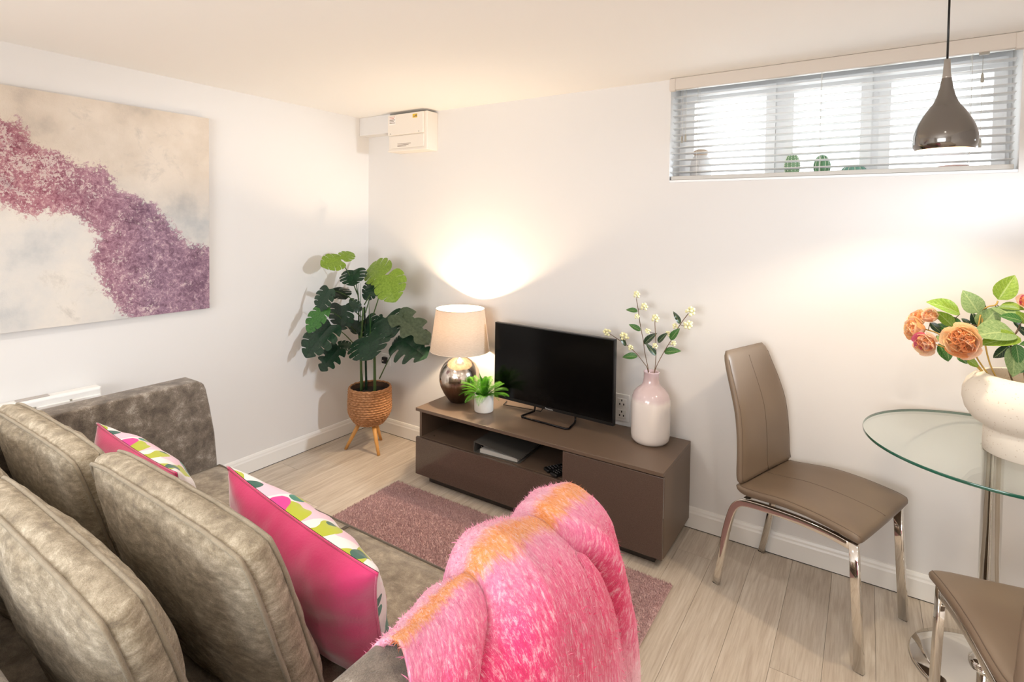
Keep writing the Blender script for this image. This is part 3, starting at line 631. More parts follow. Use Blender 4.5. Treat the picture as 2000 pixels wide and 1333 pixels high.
# ------------------------------------------------------------------ television
tvx0, tvx1, tvz0, tvz1 = 1.236, 1.985, .488, .930
tcx, tcy = (tvx0+tvx1)/2+.004, -.165
tt = thing('television', 'black flat-screen television on a wire foot', 'television', (tcx, tcy, SZ), math.radians(-3))
hw = .377; zb, zt = .056, .492
MB().box(-hw, hw, -.012, .014, zb, zt).obj('bezel', M['black'], tt, bevel=.002)
MB().box(-hw+.006, hw-.006, -.0135, -.0118, zb+.018, zt-.006).obj('screen', M['black_gloss'], tt)
MB().box(-hw*.75, hw*.75, .014, .05, zb+.02, zt-.12).obj('rear_housing', M['black'], tt, bevel=.01)
lo = MB().box(-.028, .028, -.0138, -.0118, zb+.001, zb+.012).obj('logo_plate', M['black'], tt)
text('Panasonic', 'logo', .0125, M['logo'], (0, -.0142, zb+.0075), (PI/2, 0, 0), lo)
fp = [(-.13, .05, .12), (-.13, .045, .02), (-.135, .03, .007), (-.15, -.07, .006), (.15, -.07, .006), (.135, .03, .007), (.13, .045, .02), (.13, .05, .12)]
MB().tube(smooth_path(fp[:3], 3)[:-1]+[Vector(fp[3])+Vector((-.0, .012, 0)), Vector(fp[3])+Vector((.012, 0, 0)), Vector(fp[4])-Vector((.012, 0, 0)), Vector(fp[4])+Vector((0, .012, 0))]+smooth_path(fp[5:], 3), .0055, 8).obj('foot', M['black_metal'], tt, True)
MB().tube([(-.02, .03, .1), (-.1, .06, .01), (-.34, .03, .005), (-.36, .09, .005)], .003, 6).obj('cable', M['black'], tt, True)

# ------------------------------------------------------------------ table lamp
lp = thing('table_lamp', 'mercury-glass table lamp with a cream drum shade, lit, at the far end of the stand', 'lamp', (1.015, -.2, SZ))
prof = [(.052, 0), (.055, .002), (.066, .012), (.092, .05), (.112, .09), (.121, .13), (.121, .155), (.112, .19), (.095, .22), (.07, .243), (.045, .257), (.03, .266), (.024, .273)]
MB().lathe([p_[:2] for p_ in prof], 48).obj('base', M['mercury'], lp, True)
MB().lathe([(.026, .272), (.027, .29), (.022, .296), (.022, .315)], 24).obj('neck', M['brushed'], lp, True)
MB().lathe([(.012, .315), (.012, .37), (.017, .372), (.017, .40)], 16).obj('bulb_holder', M['white_plastic'], lp, True)
MB().ball((0, 0, .432), .024, 14, 9, sc=(1, 1, 1.25)).obj('bulb', M['bulb'], lp, True)
sh = MB(); sh.lathe([(.176, .305), (.143, .553)], 64, cap=(False, False)); s_o = sh.obj('lamp_shade', M['shade'], lp, True)
for r_, z_ in ((.176, .305), (.143, .553)):
    MB().tube([(r_*math.cos(2*PI*i/48), r_*math.sin(2*PI*i/48), z_) for i in range(48)], .0022, 6, closed=True).obj('shade_rim', simple('shade_tape', '#d9cdbd', .8), s_o, True)
for a in (0, 2.09, 4.19): MB().tube([(.015*math.cos(a), .015*math.sin(a), .37), (.143*math.cos(a), .143*math.sin(a), .548)], .0015, 5).obj('spider_arm', M['chrome'], s_o)
MB().tube(smooth_path([(-.04, .03, .006), (-.09, .02, .004), (-.12, .06, .004), (-.125, .18, .002), (-.125, .191, -.1), (-.12, .191, -.35)], 5), .0028, 6).obj('cord', M['black'], lp, True)

# ------------------------------------------------------------------ white pot and fern
pt_ = thing('plant_pot', 'small round white ceramic pot on the television stand', 'pot', (1.236, -.255, SZ))
MB().lathe([(.048, 0), (.052, .002), (.054, .007), (.055, .098), (.0535, .101), (.050, .100), (.0495, .08), (.001, .08)], 40, cap=(True, False)).obj('pot_wall', M['ceramic_pot'], pt_, True)
MB().lathe([(.001, .086), (.049, .083)], 20, cap=(False, False)).obj('soil', M['soil'], pt_)
fe = thing('fern', 'bright green feathery fern growing in the small white pot', 'plant', (1.236, -.255, SZ+.082))
def frond(L, w, droop, n=24):
    m = MB(); pts = []
    for i in range(n+1):
        t = i/n; pts.append(Vector((L*t*(1-.12*t), 0, L*(.55*t-droop*t*t))))
    m.tube(pts, .0009, 4)
    for i in range(1, n):
        t = i/n; p0 = pts[i]; ww = w*math.sin(PI*min(1, t*.85+.13))**.8
        for s in (-1, 1):
            a = Vector((.35, s, .22)).normalized(); d = a*ww; c = Vector((1, 0, 0))*.0024
            m.add([p0, p0+d*.5+c, p0+d, p0+d*.5-c], [(0, 1, 2, 3)])
    return m.mesh('frond', M['fern'], True)
fms = [frond(.155, .034, .40), frond(.135, .031, .6), frond(.115, .028, .15)]
for i in range(34):
    o = link_mesh('frond', fms[i % 3], fe); a = i*2.399; tl = [-.35, -.1, -.85][i % 3]+random.uniform(-.2, .2)
    o.rotation_euler = (random.uniform(-.3, .3), tl, a); o.scale = (1, 1, 1) if i % 5 else (1.25, 1.1, 1.1); o.location = (.006*math.cos(a), .006*math.sin(a), 0)
o = link_mesh('frond', fms[0], fe); o.rotation_euler = (0, -.0, .15); o.scale = (1.15, 1.1, .9)

# ------------------------------------------------------------------ two-tone bottle vase with berry branches
VX, VY = 2.155, -.125
vs = thing('bottle_vase', 'tall white bottle vase with a pinkish-grey glazed shoulder, at the near end of the stand', 'vase', (VX, VY, SZ))
MB().lathe([(.075, 0), (.083, .004), (.092, .018), (.0945, .04), (.0945, .19), (.092, .215), (.082, .242), (.064, .262), (.047, .276), (.040, .29), (.0365, .31), (.0365, .338), (.0385, .342), (.037, .345), (.033, .343), (.032, .29), (.001, .25)], 56, cap=(True, False)).obj('glazed_body', M['vase'], vs, True)
def leaf_mesh(name, L, w, mat, fold=.18, droop=.2, n=8):
    m = MB()
    def fn(u, v):
        t = v; ww = w*math.sin(PI*min(1, t**.85))**.75*(1-.15*t) if 0 < t < 1 else 0
        s = (u-.5)*2; return (s*ww/2, L*t, abs(s)*fold*ww-droop*L*t*t+.006*math.sin(t*9)*abs(s)*.3)
    m.grid(fn, 6, n, uv=True); return m.mesh(name, mat, True)
def orient(o, base, tip, nrm=(0, -.3, 1), roll=0):
    y = (Vector(tip)-Vector(base)).normalized(); z = Vector(nrm); z = (z-y*z.dot(y)).normalized(); x = y.cross(z)
    m = Matrix(((x.x, y.x, z.x, base[0]), (x.y, y.y, z.y, base[1]), (x.z, y.z, z.z, base[2]), (0, 0, 0, 1))) @ Matrix.Rotation(roll, 4, 'Y')
    return m
def place(o, parent, base, tip, nrm=(-.3, -1, .5), roll=0, sc=1):
    m = orient(o, Vector(base), Vector(tip), nrm, roll) @ Matrix.Scale(sc, 4); m = parent.matrix_basis.inverted() @ m; o.matrix_local = m
Z5 = lambda x, y: (1150+x/3.704, 540+y/3.704)
berries = MB()
for i in range(11):
    a = i*2.4; h_ = i/11; r_ = .011*math.sin(PI*(.25+.7*h_)); berries.ball((r_*math.cos(a), r_*math.sin(a), .026*h_), .0052, 7, 5)
bme = berries.mesh('berry_cluster', M['berry'], True)
lms = {k: leaf_mesh('leaf', 1, w, M[c], .2, .25) for k, w, c in (('d', .5, 'leaf_mid'), ('e', .42, 'leaf_dark'), ('f', .36, 'leaf_sage'))}
stems = [
 ('thin berry branch with cream berries reaching furthest left over the television corner', [(425, 672), (400, 630), (340, 555), (270, 495), (210, 455), (150, 415)],
  [((150, 415), (95, 385)), ((270, 455), (225, 400)), ((310, 530), (285, 490))], [((268, 505), (235, 445), 'e'), ((355, 580), (245, 575), 'd')], -.12),
 ('tallest upright berry branch in the pink-topped vase', [(430, 672), (405, 550), (395, 470), (372, 350), (360, 260), (345, 165)],
  [((348, 150), (342, 95)), ((400, 240), (402, 180)), ((350, 305), (345, 270))], [((355, 255), (275, 235), 'd'), ((375, 395), (300, 345), 'd'), ((400, 490), (470, 415), 'e')], -.10),
 ('short middle berry branch in the pink-topped vase with three clusters', [(478, 672), (486, 560), (484, 440), (478, 350), (480, 320)],
  [((480, 325), (483, 262)), ((440, 405), (400, 380)), ((478, 520), (478, 475))], [((486, 575), (425, 490), 'e'), ((500, 480), (550, 415), 'e')], -.14),
 ('berry branch leaning right from the pink-topped vase', [(482, 672), (545, 545), (610, 440), (660, 350), (720, 270)],
  [((720, 272), (768, 215)), ((700, 365), (755, 325)), ((630, 375), (615, 340)), ((610, 500), (618, 460)), ((570, 430), (575, 395))], [((660, 345), (622, 262), 'e'), ((545, 550), (645, 530), 'd'), ((590, 460), (640, 385), 'd')], -.11)]
for lab, path, bs, ls, yy in stems:
    P0 = Vector((VX, VY, SZ+.26)); pts = [P0]+[at(*Z5(*q), y=yy+(VY-yy)*max(0, 1-i/2)) for i, q in enumerate(path)]
    t = thing('berry_branch', lab, 'branch', P0, 0, 'berry branches in the bottle vase')
    MB().tube([q-P0 for q in smooth_path(pts, 4)], .0019, 6).obj('stem', M['twig'], t, True)
    for (b0, b1) in bs:
        a, b = at(*Z5(*b0), y=yy), at(*Z5(*b1), y=yy-.005)
        near = min(smooth_path(pts, 4), key=lambda q: (q-a).length)
        if (near-a).length > .004: MB().tube([near-P0, a-P0], .0012, 5).obj('side_twig', M['twig'], t, True)
        o = link_mesh('berry_cluster', bme, t); d = (b-a); z = d.normalized(); x_ = z.orthogonal().normalized(); y_ = z.cross(x_); k_ = max(.9, d.length/.034)
        o.matrix_local = Matrix.Translation(a-P0) @ Matrix(((x_.x, y_.x, z.x, 0), (x_.y, y_.y, z.y, 0), (x_.z, y_.z, z.z, 0), (0, 0, 0, 1))) @ Matrix.Scale(k_, 4)
    for (l0, l1, kk) in ls:
        a, b = at(*Z5(*l0), y=yy), at(*Z5(*l1), y=yy-.02); o = link_mesh('leaf', lms[kk], t); place(o, t, a, b, (.3, -1, .8), sc=(b-a).length*1.05)
# ------------------------------------------------------------------ planter and monstera
PX, PY = .315, -.262
pn = thing('basket_planter', 'woven basket planter on three splayed wooden legs in the room corner', 'planter', (PX, PY, 0))
rows = 15; zb_, zt_ = .172, .412; bv = []; nseg = 132; per = 7
def prad(t): return .082+.048*math.sin(PI/2*min(1, t*2.4))+.004*math.sin(PI*t)
tot = rows*per
for j in range(tot+1):
    t = j/tot; z = zb_+(zt_-zb_)*t; row = min(rows-1, j//per); ph = (j % per)/per
    for i in range(nseg):
        a = 2*PI*i/nseg; seg = (a*15+row*PI*.5); lump = abs(math.sin(seg/1+ph*1.2))
        r = prad(t)+.0105*math.sin(PI*ph)**.7*(.22+.78*lump)+.0012*mn.noise(Vector((a*9, row*3.1, 0)))
        bv.append((r*math.cos(a), r*math.sin(a), z))
f = [(j*nseg+i, j*nseg+(i+1) % nseg, (j+1)*nseg+(i+1) % nseg, (j+1)*nseg+i) for j in range(tot) for i in range(nseg)]+[tuple(reversed(range(nseg)))]
MB().add(bv, f).obj('woven_wall', M['basket'], pn, True)
rt = prad(1)
MB().tube([(rt*math.cos(2*PI*i/60), rt*math.sin(2*PI*i/60), zt_+.002*math.sin(i*2.1)) for i in range(60)], .006, 8, closed=True).obj('rim', M['basket'], pn, True)
MB().lathe([(rt-.004, zt_), (rt-.01, zt_-.03), (rt-.014, zt_-.06)], 40, cap=(False, False)).obj('liner', simple('brown_liner', '#4a3426', .8), pn, True)
MB().lathe([(.001, zt_-.03), (rt-.008, zt_-.034)], 30, cap=(False, False)).obj('soil', M['soil'], pn)
for fx, fy in ((.196, -.361), (.447, -.306), (.272, -.122)):
    d = Vector((fx-PX, fy-PY, 0)); top = Vector((d.x*.42, d.y*.42, .175)); bot = Vector((d.x, d.y, 0))
    MB().tube([bot, bot.lerp(top, .35), bot.lerp(top, .37), bot.lerp(top, .6), top], .0125, 12, scale=lambda t: .78+.32*t).obj('leg', M['bamboo'], pn, True)
def monstera_mesh(name, mat, lobes=5, wd=1.0, slit=.7, cup=.12, droop=.35):
    m = MB()
    def outline(t): return wd*.5*(math.sin(PI*min(1, (t+.13)/1.13))**.62)*(1-.25*t)
    def P3(t, s, sgn):
        w = outline(max(0, min(1, t))); x = sgn*w*s; y = t+(-.14*(1-t)**3*s)+.10*s*s*t*(1-t)*2; r = abs(x)
        return (x, y, cup*r*1.4-droop*(y*y*.6+r*r*.9)+.012*math.sin(t*22)*s)
    nt = lobes*4
    for sgn in (-1, 1):
        inn = [[P3(i/nt, s, sgn) for s in (0, .25, .5)] for i in range(nt+1)]
        v = [p for r_ in inn for p in r_]; f = [(i*3+k, i*3+k+1, (i+1)*3+k+1, (i+1)*3+k) for i in range(nt) for k in range(2)]
        m.add(v, f if sgn < 0 else [tuple(reversed(q)) for q in f])
        for l in range(lobes):
            t0, t1 = l/lobes, (l+1)/lobes
            if l == lobes-1: t1 = 1
            v = []; K = 5
            for k in range(K+1):
                s = .5+.5*k/K; g = (.035/lobes+.10/lobes*(k/K)**1.2)*slit if l not in () else 0
                a, b = t0+(g if l > 0 else 0), t1-(g if l < lobes-1 else 0); mid = (a+b)/2; sh_ = .06*(k/K)**2
                if k == K: a, b = mid-(mid-a)*.78, mid+(b-mid)*.78
                for q in (a, mid, b): v.append(P3(min(1, q+sh_*(1-q)), s if q != mid else s*(1.02 if k == K else 1), sgn))
            f = [(k*3+j, k*3+j+1, (k+1)*3+j+1, (k+1)*3+j) for k in range(K) for j in range(2)]
            m.add(v, f if sgn > 0 else [tuple(reversed(q)) for q in f])
    return m.mesh(name, mat, True)
mon = thing('monstera_plant', 'tall artificial monstera with dark split leaves and lime new leaves in the basket planter', 'plant', (PX, PY, zt_-.034))
MO = mon.location.copy()
mm = {'D': monstera_mesh('leaf', M['leaf_dark'], 5, 1.3), 'M': monstera_mesh('leaf', M['leaf_mid'], 4, 1.15), 'L': monstera_mesh('leaf', M['leaf_light'], 4, 1.15, .3),
      'G': monstera_mesh('leaf', M['leaf_grey'], 3, .9, 2.6), 'S': monstera_mesh('leaf', M['leaf_dark'], 4, 1.1, 2.4)}
Z3 = lambda x, y: (580+x/4.938, 470+y/4.938)
# base px, tip px (zoomed picture), depth of base and tip, length factor, mesh, normal, trunk attach (px), width scale
LV = [
 ((425, 195), (262, 215), -.24, -.22, 1.0, 'L', (.55, -.45, .75), (585, 520), 1.15),
 ((440, 185), (520, 100), -.24, -.26, 1.0, 'L', (.5, -.8, .35), None, 1.0),
 ((548, 288), (530, 402), -.22, -.36, 1.0, 'D', (.1, -.55, .9), (600, 620), 1.35),
 ((880, 330), (915, 545), -.30, -.36, 1.0, 'L', (.3, -1, .35), (735, 720), 1.15),
 ((850, 330), (672, 240), -.24, -.22, 1.0, 'L', (.1, -.9, .6), (650, 620), .9),
 ((760, 420), (640, 540), -.20, -.26, 1.0, 'D', (.2, -.9, .5), (660, 700), 1.0),
 ((800, 410), (760, 500), -.20, -.28, 1.0, 'D', (.4, -.9, .3), None, 1.3),
 ((310, 470), (192, 650), -.26, -.30, 1.0, 'D', (.2, -.8, .6), (600, 620), .9),
 ((320, 480), (452, 520), -.27, -.33, 1.0, 'D', (0, -.7, .75), None, 1.1),
 ((265, 650), (104, 842), -.30, -.34, 1.0, 'M', (.25, -.9, .45), (590, 900), .8),
 ((330, 815), (95, 1045), -.36, -.40, 1.05, 'D', (.15, -.9, .55), (600, 1060), .95),
 ((405, 1040), (240, 1205), -.36, -.38, 1.05, 'S', (.2, -.9, .5), (600, 1150), 1.1),
 ((400, 1010), (545, 1010), -.33, -.36, .9, 'D', (.1, -.8, .7), None, .7),
 ((430, 630), (400, 830), -.33, -.42, 1.05, 'D', (.05, -.75, .75), (620, 740), 1.35),
 ((500, 600), (610, 660), -.28, -.30, 1.0, 'D', (.2, -.8, .6), None, .8),
 ((690, 925), (690, 1085), -.36, -.43, 1.1, 'D', (0, -.8, .75), (640, 1150), 1.6),
 ((860, 745), (895, 870), -.26, -.33, 1.1, 'D', (.1, -.8, .6), (735, 900), 1.35),
 ((830, 740), (745, 815), -.24, -.28, 1.0, 'D', (.1, -.8, .6), None, .9),
 ((975, 715), (1210, 900), -.26, -.30, 1.05, 'G', (.35, -.55, .8), (760, 1040), .8),
 ((975, 715), (1020, 860), -.26, -.32, .85, 'G', (.2, -.8, .6), None, .75),
 ((1010, 955), (1180, 1065), -.27, -.32, 1.05, 'S', (.1, -.7, .75), (795, 1333), 1.15),
 ((1010, 955), (895, 1000), -.27, -.29, .9, 'D', (.1, -.7, .7), None, .8),
 ((560, 770), (530, 890), -.24, -.28, 1.0, 'D', (.1, -.9, .5), None, 1.3),
 ((660, 760), (700, 880), -.22, -.26, 1.0, 'D', (.1, -.9, .5), None, 1.2)]
trunks = [((620, 1345), (618, 1000), (640, 650), -.285, .0095, 'stem'), ((668, 1345), (660, 1050), (652, 640), -.255, .0085, 'leaf_dark'), ((750, 1345), (745, 1080), (722, 880), -.27, .0105, 'stem'), ((630, 1340), (600, 1000), (595, 560), -.25, .006, 'stem')]
for a, b, c, yy, r_, mt in trunks:
    pts = [at(*Z3(*q), y=yy)-MO for q in (a, b, c)]; pts = [Vector((pts[0].x, pts[0].y, -.002))]+pts
    MB().tube(smooth_path(pts, 5), r_, 8, scale=lambda t: 1-.35*t).obj('trunk', M[mt], mon, True)
for (b, t_, yb, yt, k, ms, nr, st, wsc) in LV:
    A, B = at(*Z3(*b), y=yb), at(*Z3(*t_), y=yt); lf = link_mesh('leaf', mm[ms], mon)
    while B.x < .17: yt -= .01; B = at(*Z3(*t_), y=yt)
    while A.x < .19: yb -= .01; A = at(*Z3(*b), y=yb)
    L_ = (B-A).length*k*1.12; m = orient(lf, A, B, nr) @ Matrix.Diagonal((L_*wsc, L_, L_, 1)); lf.matrix_local = Matrix.Translation(-MO) @ m
    if st:
        S = at(*Z3(*st), y=-.268); mid = S.lerp(A, .5)+Vector((0, 0, .018))
        MB().tube(smooth_path([S-MO, mid-MO, A-MO], 6), .0032, 6, scale=lambda t: 1.25-.55*t).obj('petiole', M['stem'], mon, True)
for x0, x1, h_ in ((710, 695, 600), (700, 720, 700), (605, 590, 400), (612, 612, 410)):
    a, b = at(*Z3(x0, 950), y=-.25)-MO, at(*Z3(x1, h_), y=-.26)-MO; MB().tube([a, a.lerp(b, .6), b], .004, 5, scale=lambda t: 1-.85*t).obj('new_shoot', M['leaf_mid'], mon, True)

# ------------------------------------------------------------------ rug
RX0, RX1, RY1, RY0 = .808, 2.388, -.497, -1.42
rg = thing('rug', 'dusty mauve short-pile rug on the floor in front of the sofa', 'rug', (0, 0, 0))
MB().box(RX0, RX1, RY0, RY1, 0, .010).obj('backing', M['rug'], rg, bevel=.004)
nt_ = 90000
cx = rng.uniform(RX0+.001, RX1-.001, nt_); cyy = rng.uniform(RY0+.001, RY1-.001, nt_); hh = rng.uniform(.007, .013, nt_); an = rng.uniform(0, 6.28, nt_); wd = rng.uniform(.0012, .0024, nt_)
lean = rng.normal(0, .003, (nt_, 2)); vt = np.zeros((nt_, 3, 3))
vt[:, 0] = np.stack([cx-wd*np.cos(an), cyy-wd*np.sin(an), np.full(nt_, .009)], 1); vt[:, 1] = np.stack([cx+wd*np.cos(an), cyy+wd*np.sin(an), np.full(nt_, .009)], 1)
vt[:, 2] = np.stack([cx+lean[:, 0], cyy+lean[:, 1], .009+hh], 1)
def tri_mesh(name, vt, mat, uv=None):
    n = len(vt); me = bpy.data.meshes.new(name); me.vertices.add(n*3); me.vertices.foreach_set('co', vt.reshape(-1).astype(np.float32))
    me.loops.add(n*3); me.loops.foreach_set('vertex_index', np.arange(n*3, dtype=np.int32)); me.polygons.add(n)
    me.polygons.foreach_set('loop_start', np.arange(0, n*3, 3, dtype=np.int32)); me.update(calc_edges=True); me.materials.append(mat)
    if uv is not None: ul = me.uv_layers.new(name='UVMap'); ul.data.foreach_set('uv', np.repeat(uv, 3, axis=0).astype(np.float32).ravel())
    return me
o = link_mesh('pile', tri_mesh('pile', vt, M['rug']), rg); o['kind'] = 'stuff'

# ------------------------------------------------------------------ sofa
AX0, AX1 = .69, 2.37; STZ = .452
sf = thing('sofa', 'grey-brown crushed chenille two-seat sofa with high straight arms', 'sofa')
MB().box(AX0-.10, AX1+.10, -2.62, -1.50, .06, .31).obj('base_frame', M['chenille'], sf, bevel=.02)
for x in (AX0-.04, AX1+.04):
    for y in (-1.58, -2.54): MB().lathe([(.018, 0), (.026, .06)], 16, (x, y)).obj('foot', M['black'], sf)
def arm(x_in, sgn):
    prof = [(-1.475, .07), (-1.462, .25), (-1.464, .45), (-1.475, .58), (-1.495, .70), (-1.510, .775), (-1.520, .802), (-1.545, .818), (-2.0, .815), (-2.62, .813), (-2.62, .07)]
    th = .105; n = len(prof); v = []
    prof = [(y, z) for y, z in prof]
    for k, dx in enumerate((0, th)):
        v += [(x_in+sgn*(dx+.012*max(0, (z-.45))/.37*(1 if k else .0)), y, z) for y, z in prof]
    f = [tuple(range(n)), tuple(reversed(range(n, 2*n)))]+[(i, n+i, n+(i+1) % n, (i+1) % n) for i in range(n)]
    if sgn < 0: f = [tuple(reversed(q)) for q in f]
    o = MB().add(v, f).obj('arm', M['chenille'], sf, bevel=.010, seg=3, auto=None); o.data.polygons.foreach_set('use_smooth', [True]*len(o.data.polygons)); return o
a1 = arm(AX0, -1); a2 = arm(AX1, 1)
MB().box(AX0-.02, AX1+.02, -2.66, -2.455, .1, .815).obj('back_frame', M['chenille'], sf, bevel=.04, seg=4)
def seat(x0, x1):
    def top(u, v):
        x = x0+(x1-x0)*u; y = -1.46-.98*v; e = min(1, u*9, (1-u)*9, v*12); e = math.sin(PI/2*max(0, e))
        w = .010*mn.noise(Vector((x*5, y*5, 1)))+.004*mn.noise(Vector((x*16, y*16, 3)))
        return (x, y+.012*(1-e)*(v < .5)*0, STZ-.022+.022*e+.014*math.sin(PI*u)*math.sin(PI*min(1, v*1.4))+w*e)
    m = MB(); m.grid(top, 40, 44); nv = len(m.v)
    ring = [i for i in range(41)]+[41*j+40 for j in range(1, 45)]+[44*41+i for i in range(39, -1, -1)]+[41*j for j in range(43, 0, -1)]
    base = [(m.v[i][0]+(.004 if m.v[i][0] > (x0+x1)/2 else -.004)*0, m.v[i][1], .31) for i in ring]; mid = [(m.v[i][0], m.v[i][1]+(.012 if i < 41 else 0), .375) for i in ring]
    o0 = len(m.v); m.v += mid+base; R_ = len(ring)
    m.f += [(ring[i], ring[(i+1) % R_], o0+(i+1) % R_, o0+i) for i in range(R_)]+[(o0+i, o0+(i+1) % R_, o0+R_+(i+1) % R_, o0+R_+i) for i in range(R_)]; m.mi += [0]*(2*R_)
    m.f = [tuple(reversed(q)) for q in m.f]
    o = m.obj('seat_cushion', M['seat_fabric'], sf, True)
    pp = [Vector(m.v[i])+Vector((0, .002 if i < 41 else 0, .001)) for i in ring]
    MB().tube(pp, .0042, 6, closed=True).obj('piping', M['pipe_seat'], o, True)
seat(AX0+.004, 1.527); seat(1.535, AX1-.004)

# boxed back cushions and knife-edge scatter cushions
def cushion(name, label, cat, W_, H_, T_, puff, loc, rot, group=None, mats=None, seed=0, corner=.12, knife=False, wr=1.0, pinch=0):
    t = thing(name, label, cat, loc, 0, group, rot); n = 56
    def outl(u, v):
        c = corner; x = W_/2*u*math.sqrt(1-c*v*v*abs(v)**3*1.0)*(1-pinch*(1-v*v)); z = H_/2*v*math.sqrt(1-c*u*u*abs(u)**3)*(1-pinch*(1-u*u))
        if knife: k = (abs(u)*abs(v))**6; x *= 1+.02*k; z *= 1+.02*k
        return x, z
    def face(sgn):
        def fn(a, b):
            u, v = 2*a-1, 2*b-1; x, z = outl(u, v)
            q = max(0, (1-abs(u)**2.6))*max(0, (1-abs(v)**2.6)); q = q**.55
            edge = 1-q; w = mn.noise(Vector((x*7+seed, z*7, sgn*3)))*.010*wr+mn.noise(Vector((x*20+seed, z*20, sgn*5)))*.0035*wr
            # radial puckers near the seam
            pk = (.0008 if knife else .0022)*wr*math.sin((17+4*math.sin(seed))*math.atan2(z, x)+seed+3*mn.noise(Vector((x*4, z*4, seed))))*math.exp(-((q-.35)/.22)**2)
            sag = 0 if knife else .012*math.sin(PI*a)*0
            return (x, sgn*(T_/2+puff*q)+(w*min(1, q*3)+pk)*sgn, z-(0 if knife or sgn < 0 else .006*max(0, v)))
        return fn
    mb = MB(); mf = MB(); mb.grid(face(-1), n, n); mf.grid(face(1), n, n)
    N1 = n+1; ring = [i for i in range(N1)]+[N1*j+n for j in range(1, N1)]+[n*N1+i for i in range(n-1, -1, -1)]+[N1*j for j in range(n-1, 0, -1)]
    if knife:
        mf.f = [tuple(reversed(q)) for q in mf.f]
        mb.obj('back_cover', mats[0], t, True); mf.obj('front_cover', mats[1], t, True)
        # tiny thickness at the seam
        s = MB().tube([mb.v[i] for i in ring], .0028, 6, closed=True); s.obj('seam', mats[0], t, True)
        return t
    o0 = len(mb.v); mb.v += mf.v; mb.f += [tuple(reversed([i+o0 for i in q])) for q in mf.f]
    R_ = len(ring); mids = []
    nm = 3
    for k in range(1, nm+1):
        for i in ring:
            a, b = Vector(mb.v[i]), Vector(mb.v[i+o0]); p_ = a.lerp(b, k/(nm+1)); d = Vector((p_.x, 0, p_.z)).normalized()
            bulge = .016*math.sin(PI*k/(nm+1))+.004*mn.noise(Vector((p_.x*14, k, p_.z*14+seed)))
            mids.append(tuple(p_+d*bulge))
    m0 = len(mb.v); mb.v += mids; rows_ = [ring]+[[m0+k*R_+i for i in range(R_)] for k in range(nm)]+[[i+o0 for i in ring]]
    for A_, B_ in zip(rows_[:-1], rows_[1:]): mb.f += [(A_[i], B_[i], B_[(i+1) % R_], A_[(i+1) % R_]) for i in range(R_)]
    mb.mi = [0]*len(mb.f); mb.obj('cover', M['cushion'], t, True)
    for off in (0, o0):
        pts = []
        for i in ring:
            q = Vector(mb.v[i+off]); d = Vector((q.x, 0, q.z)).normalized(); pts.append(q+d*(.003+.002*mn.noise(q*22)))
        MB().tube(pts, .0048, 7, closed=True).obj('piping', M['pipe'], t, True)
    return t
G = 'loose back cushions on the sofa'
CU_ = [('beside the far arm, in the front row', 1.045, -2.10, .680, (.29, 0, 0), .68, .46, 1.3),
       ('standing behind the large pink cushion, with sharply folded corner', 1.775, -2.087, .684, (.30, .015, 0), .68, .485, 4.1),
       ('in the back row at the far side, mostly hidden', 1.0, -2.285, .672, (.29, 0, 0), .60, .46, 7.7),
       ('in the back row, closest to the near arm', 1.70, -2.285, .674, (.29, .01, 0), .74, .465, 9.2)]
for lab, x, y, z, r_, w_, h_, sd in CU_:
    cushion('back_cushion', 'taupe chenille back cushion '+lab, 'cushion', w_, h_, .058, .046, (x, y, z), r_, G, seed=sd)
GP = 'pink and leaf-print scatter cushions'
cushion('scatter_cushion', 'pink velvet scatter cushion with leaf-print front, the nearer and larger in view', 'cushion', .57, .35, .004, .088, (1.90, -1.90, .645), (.27, .115, -.02), GP, (M['velvet'], M['pattern']), 2.2, 0, True, 1.3, .075)
cushion('scatter_cushion', 'pink velvet scatter cushion with leaf-print front by the far sofa arm', 'cushion', .56, .35, .004, .088, (1.115, -1.91, .616), (.27, .03, -.02), GP, (M['velvet'], M['pattern']), 5.2, 0, True, 1.1, .075)

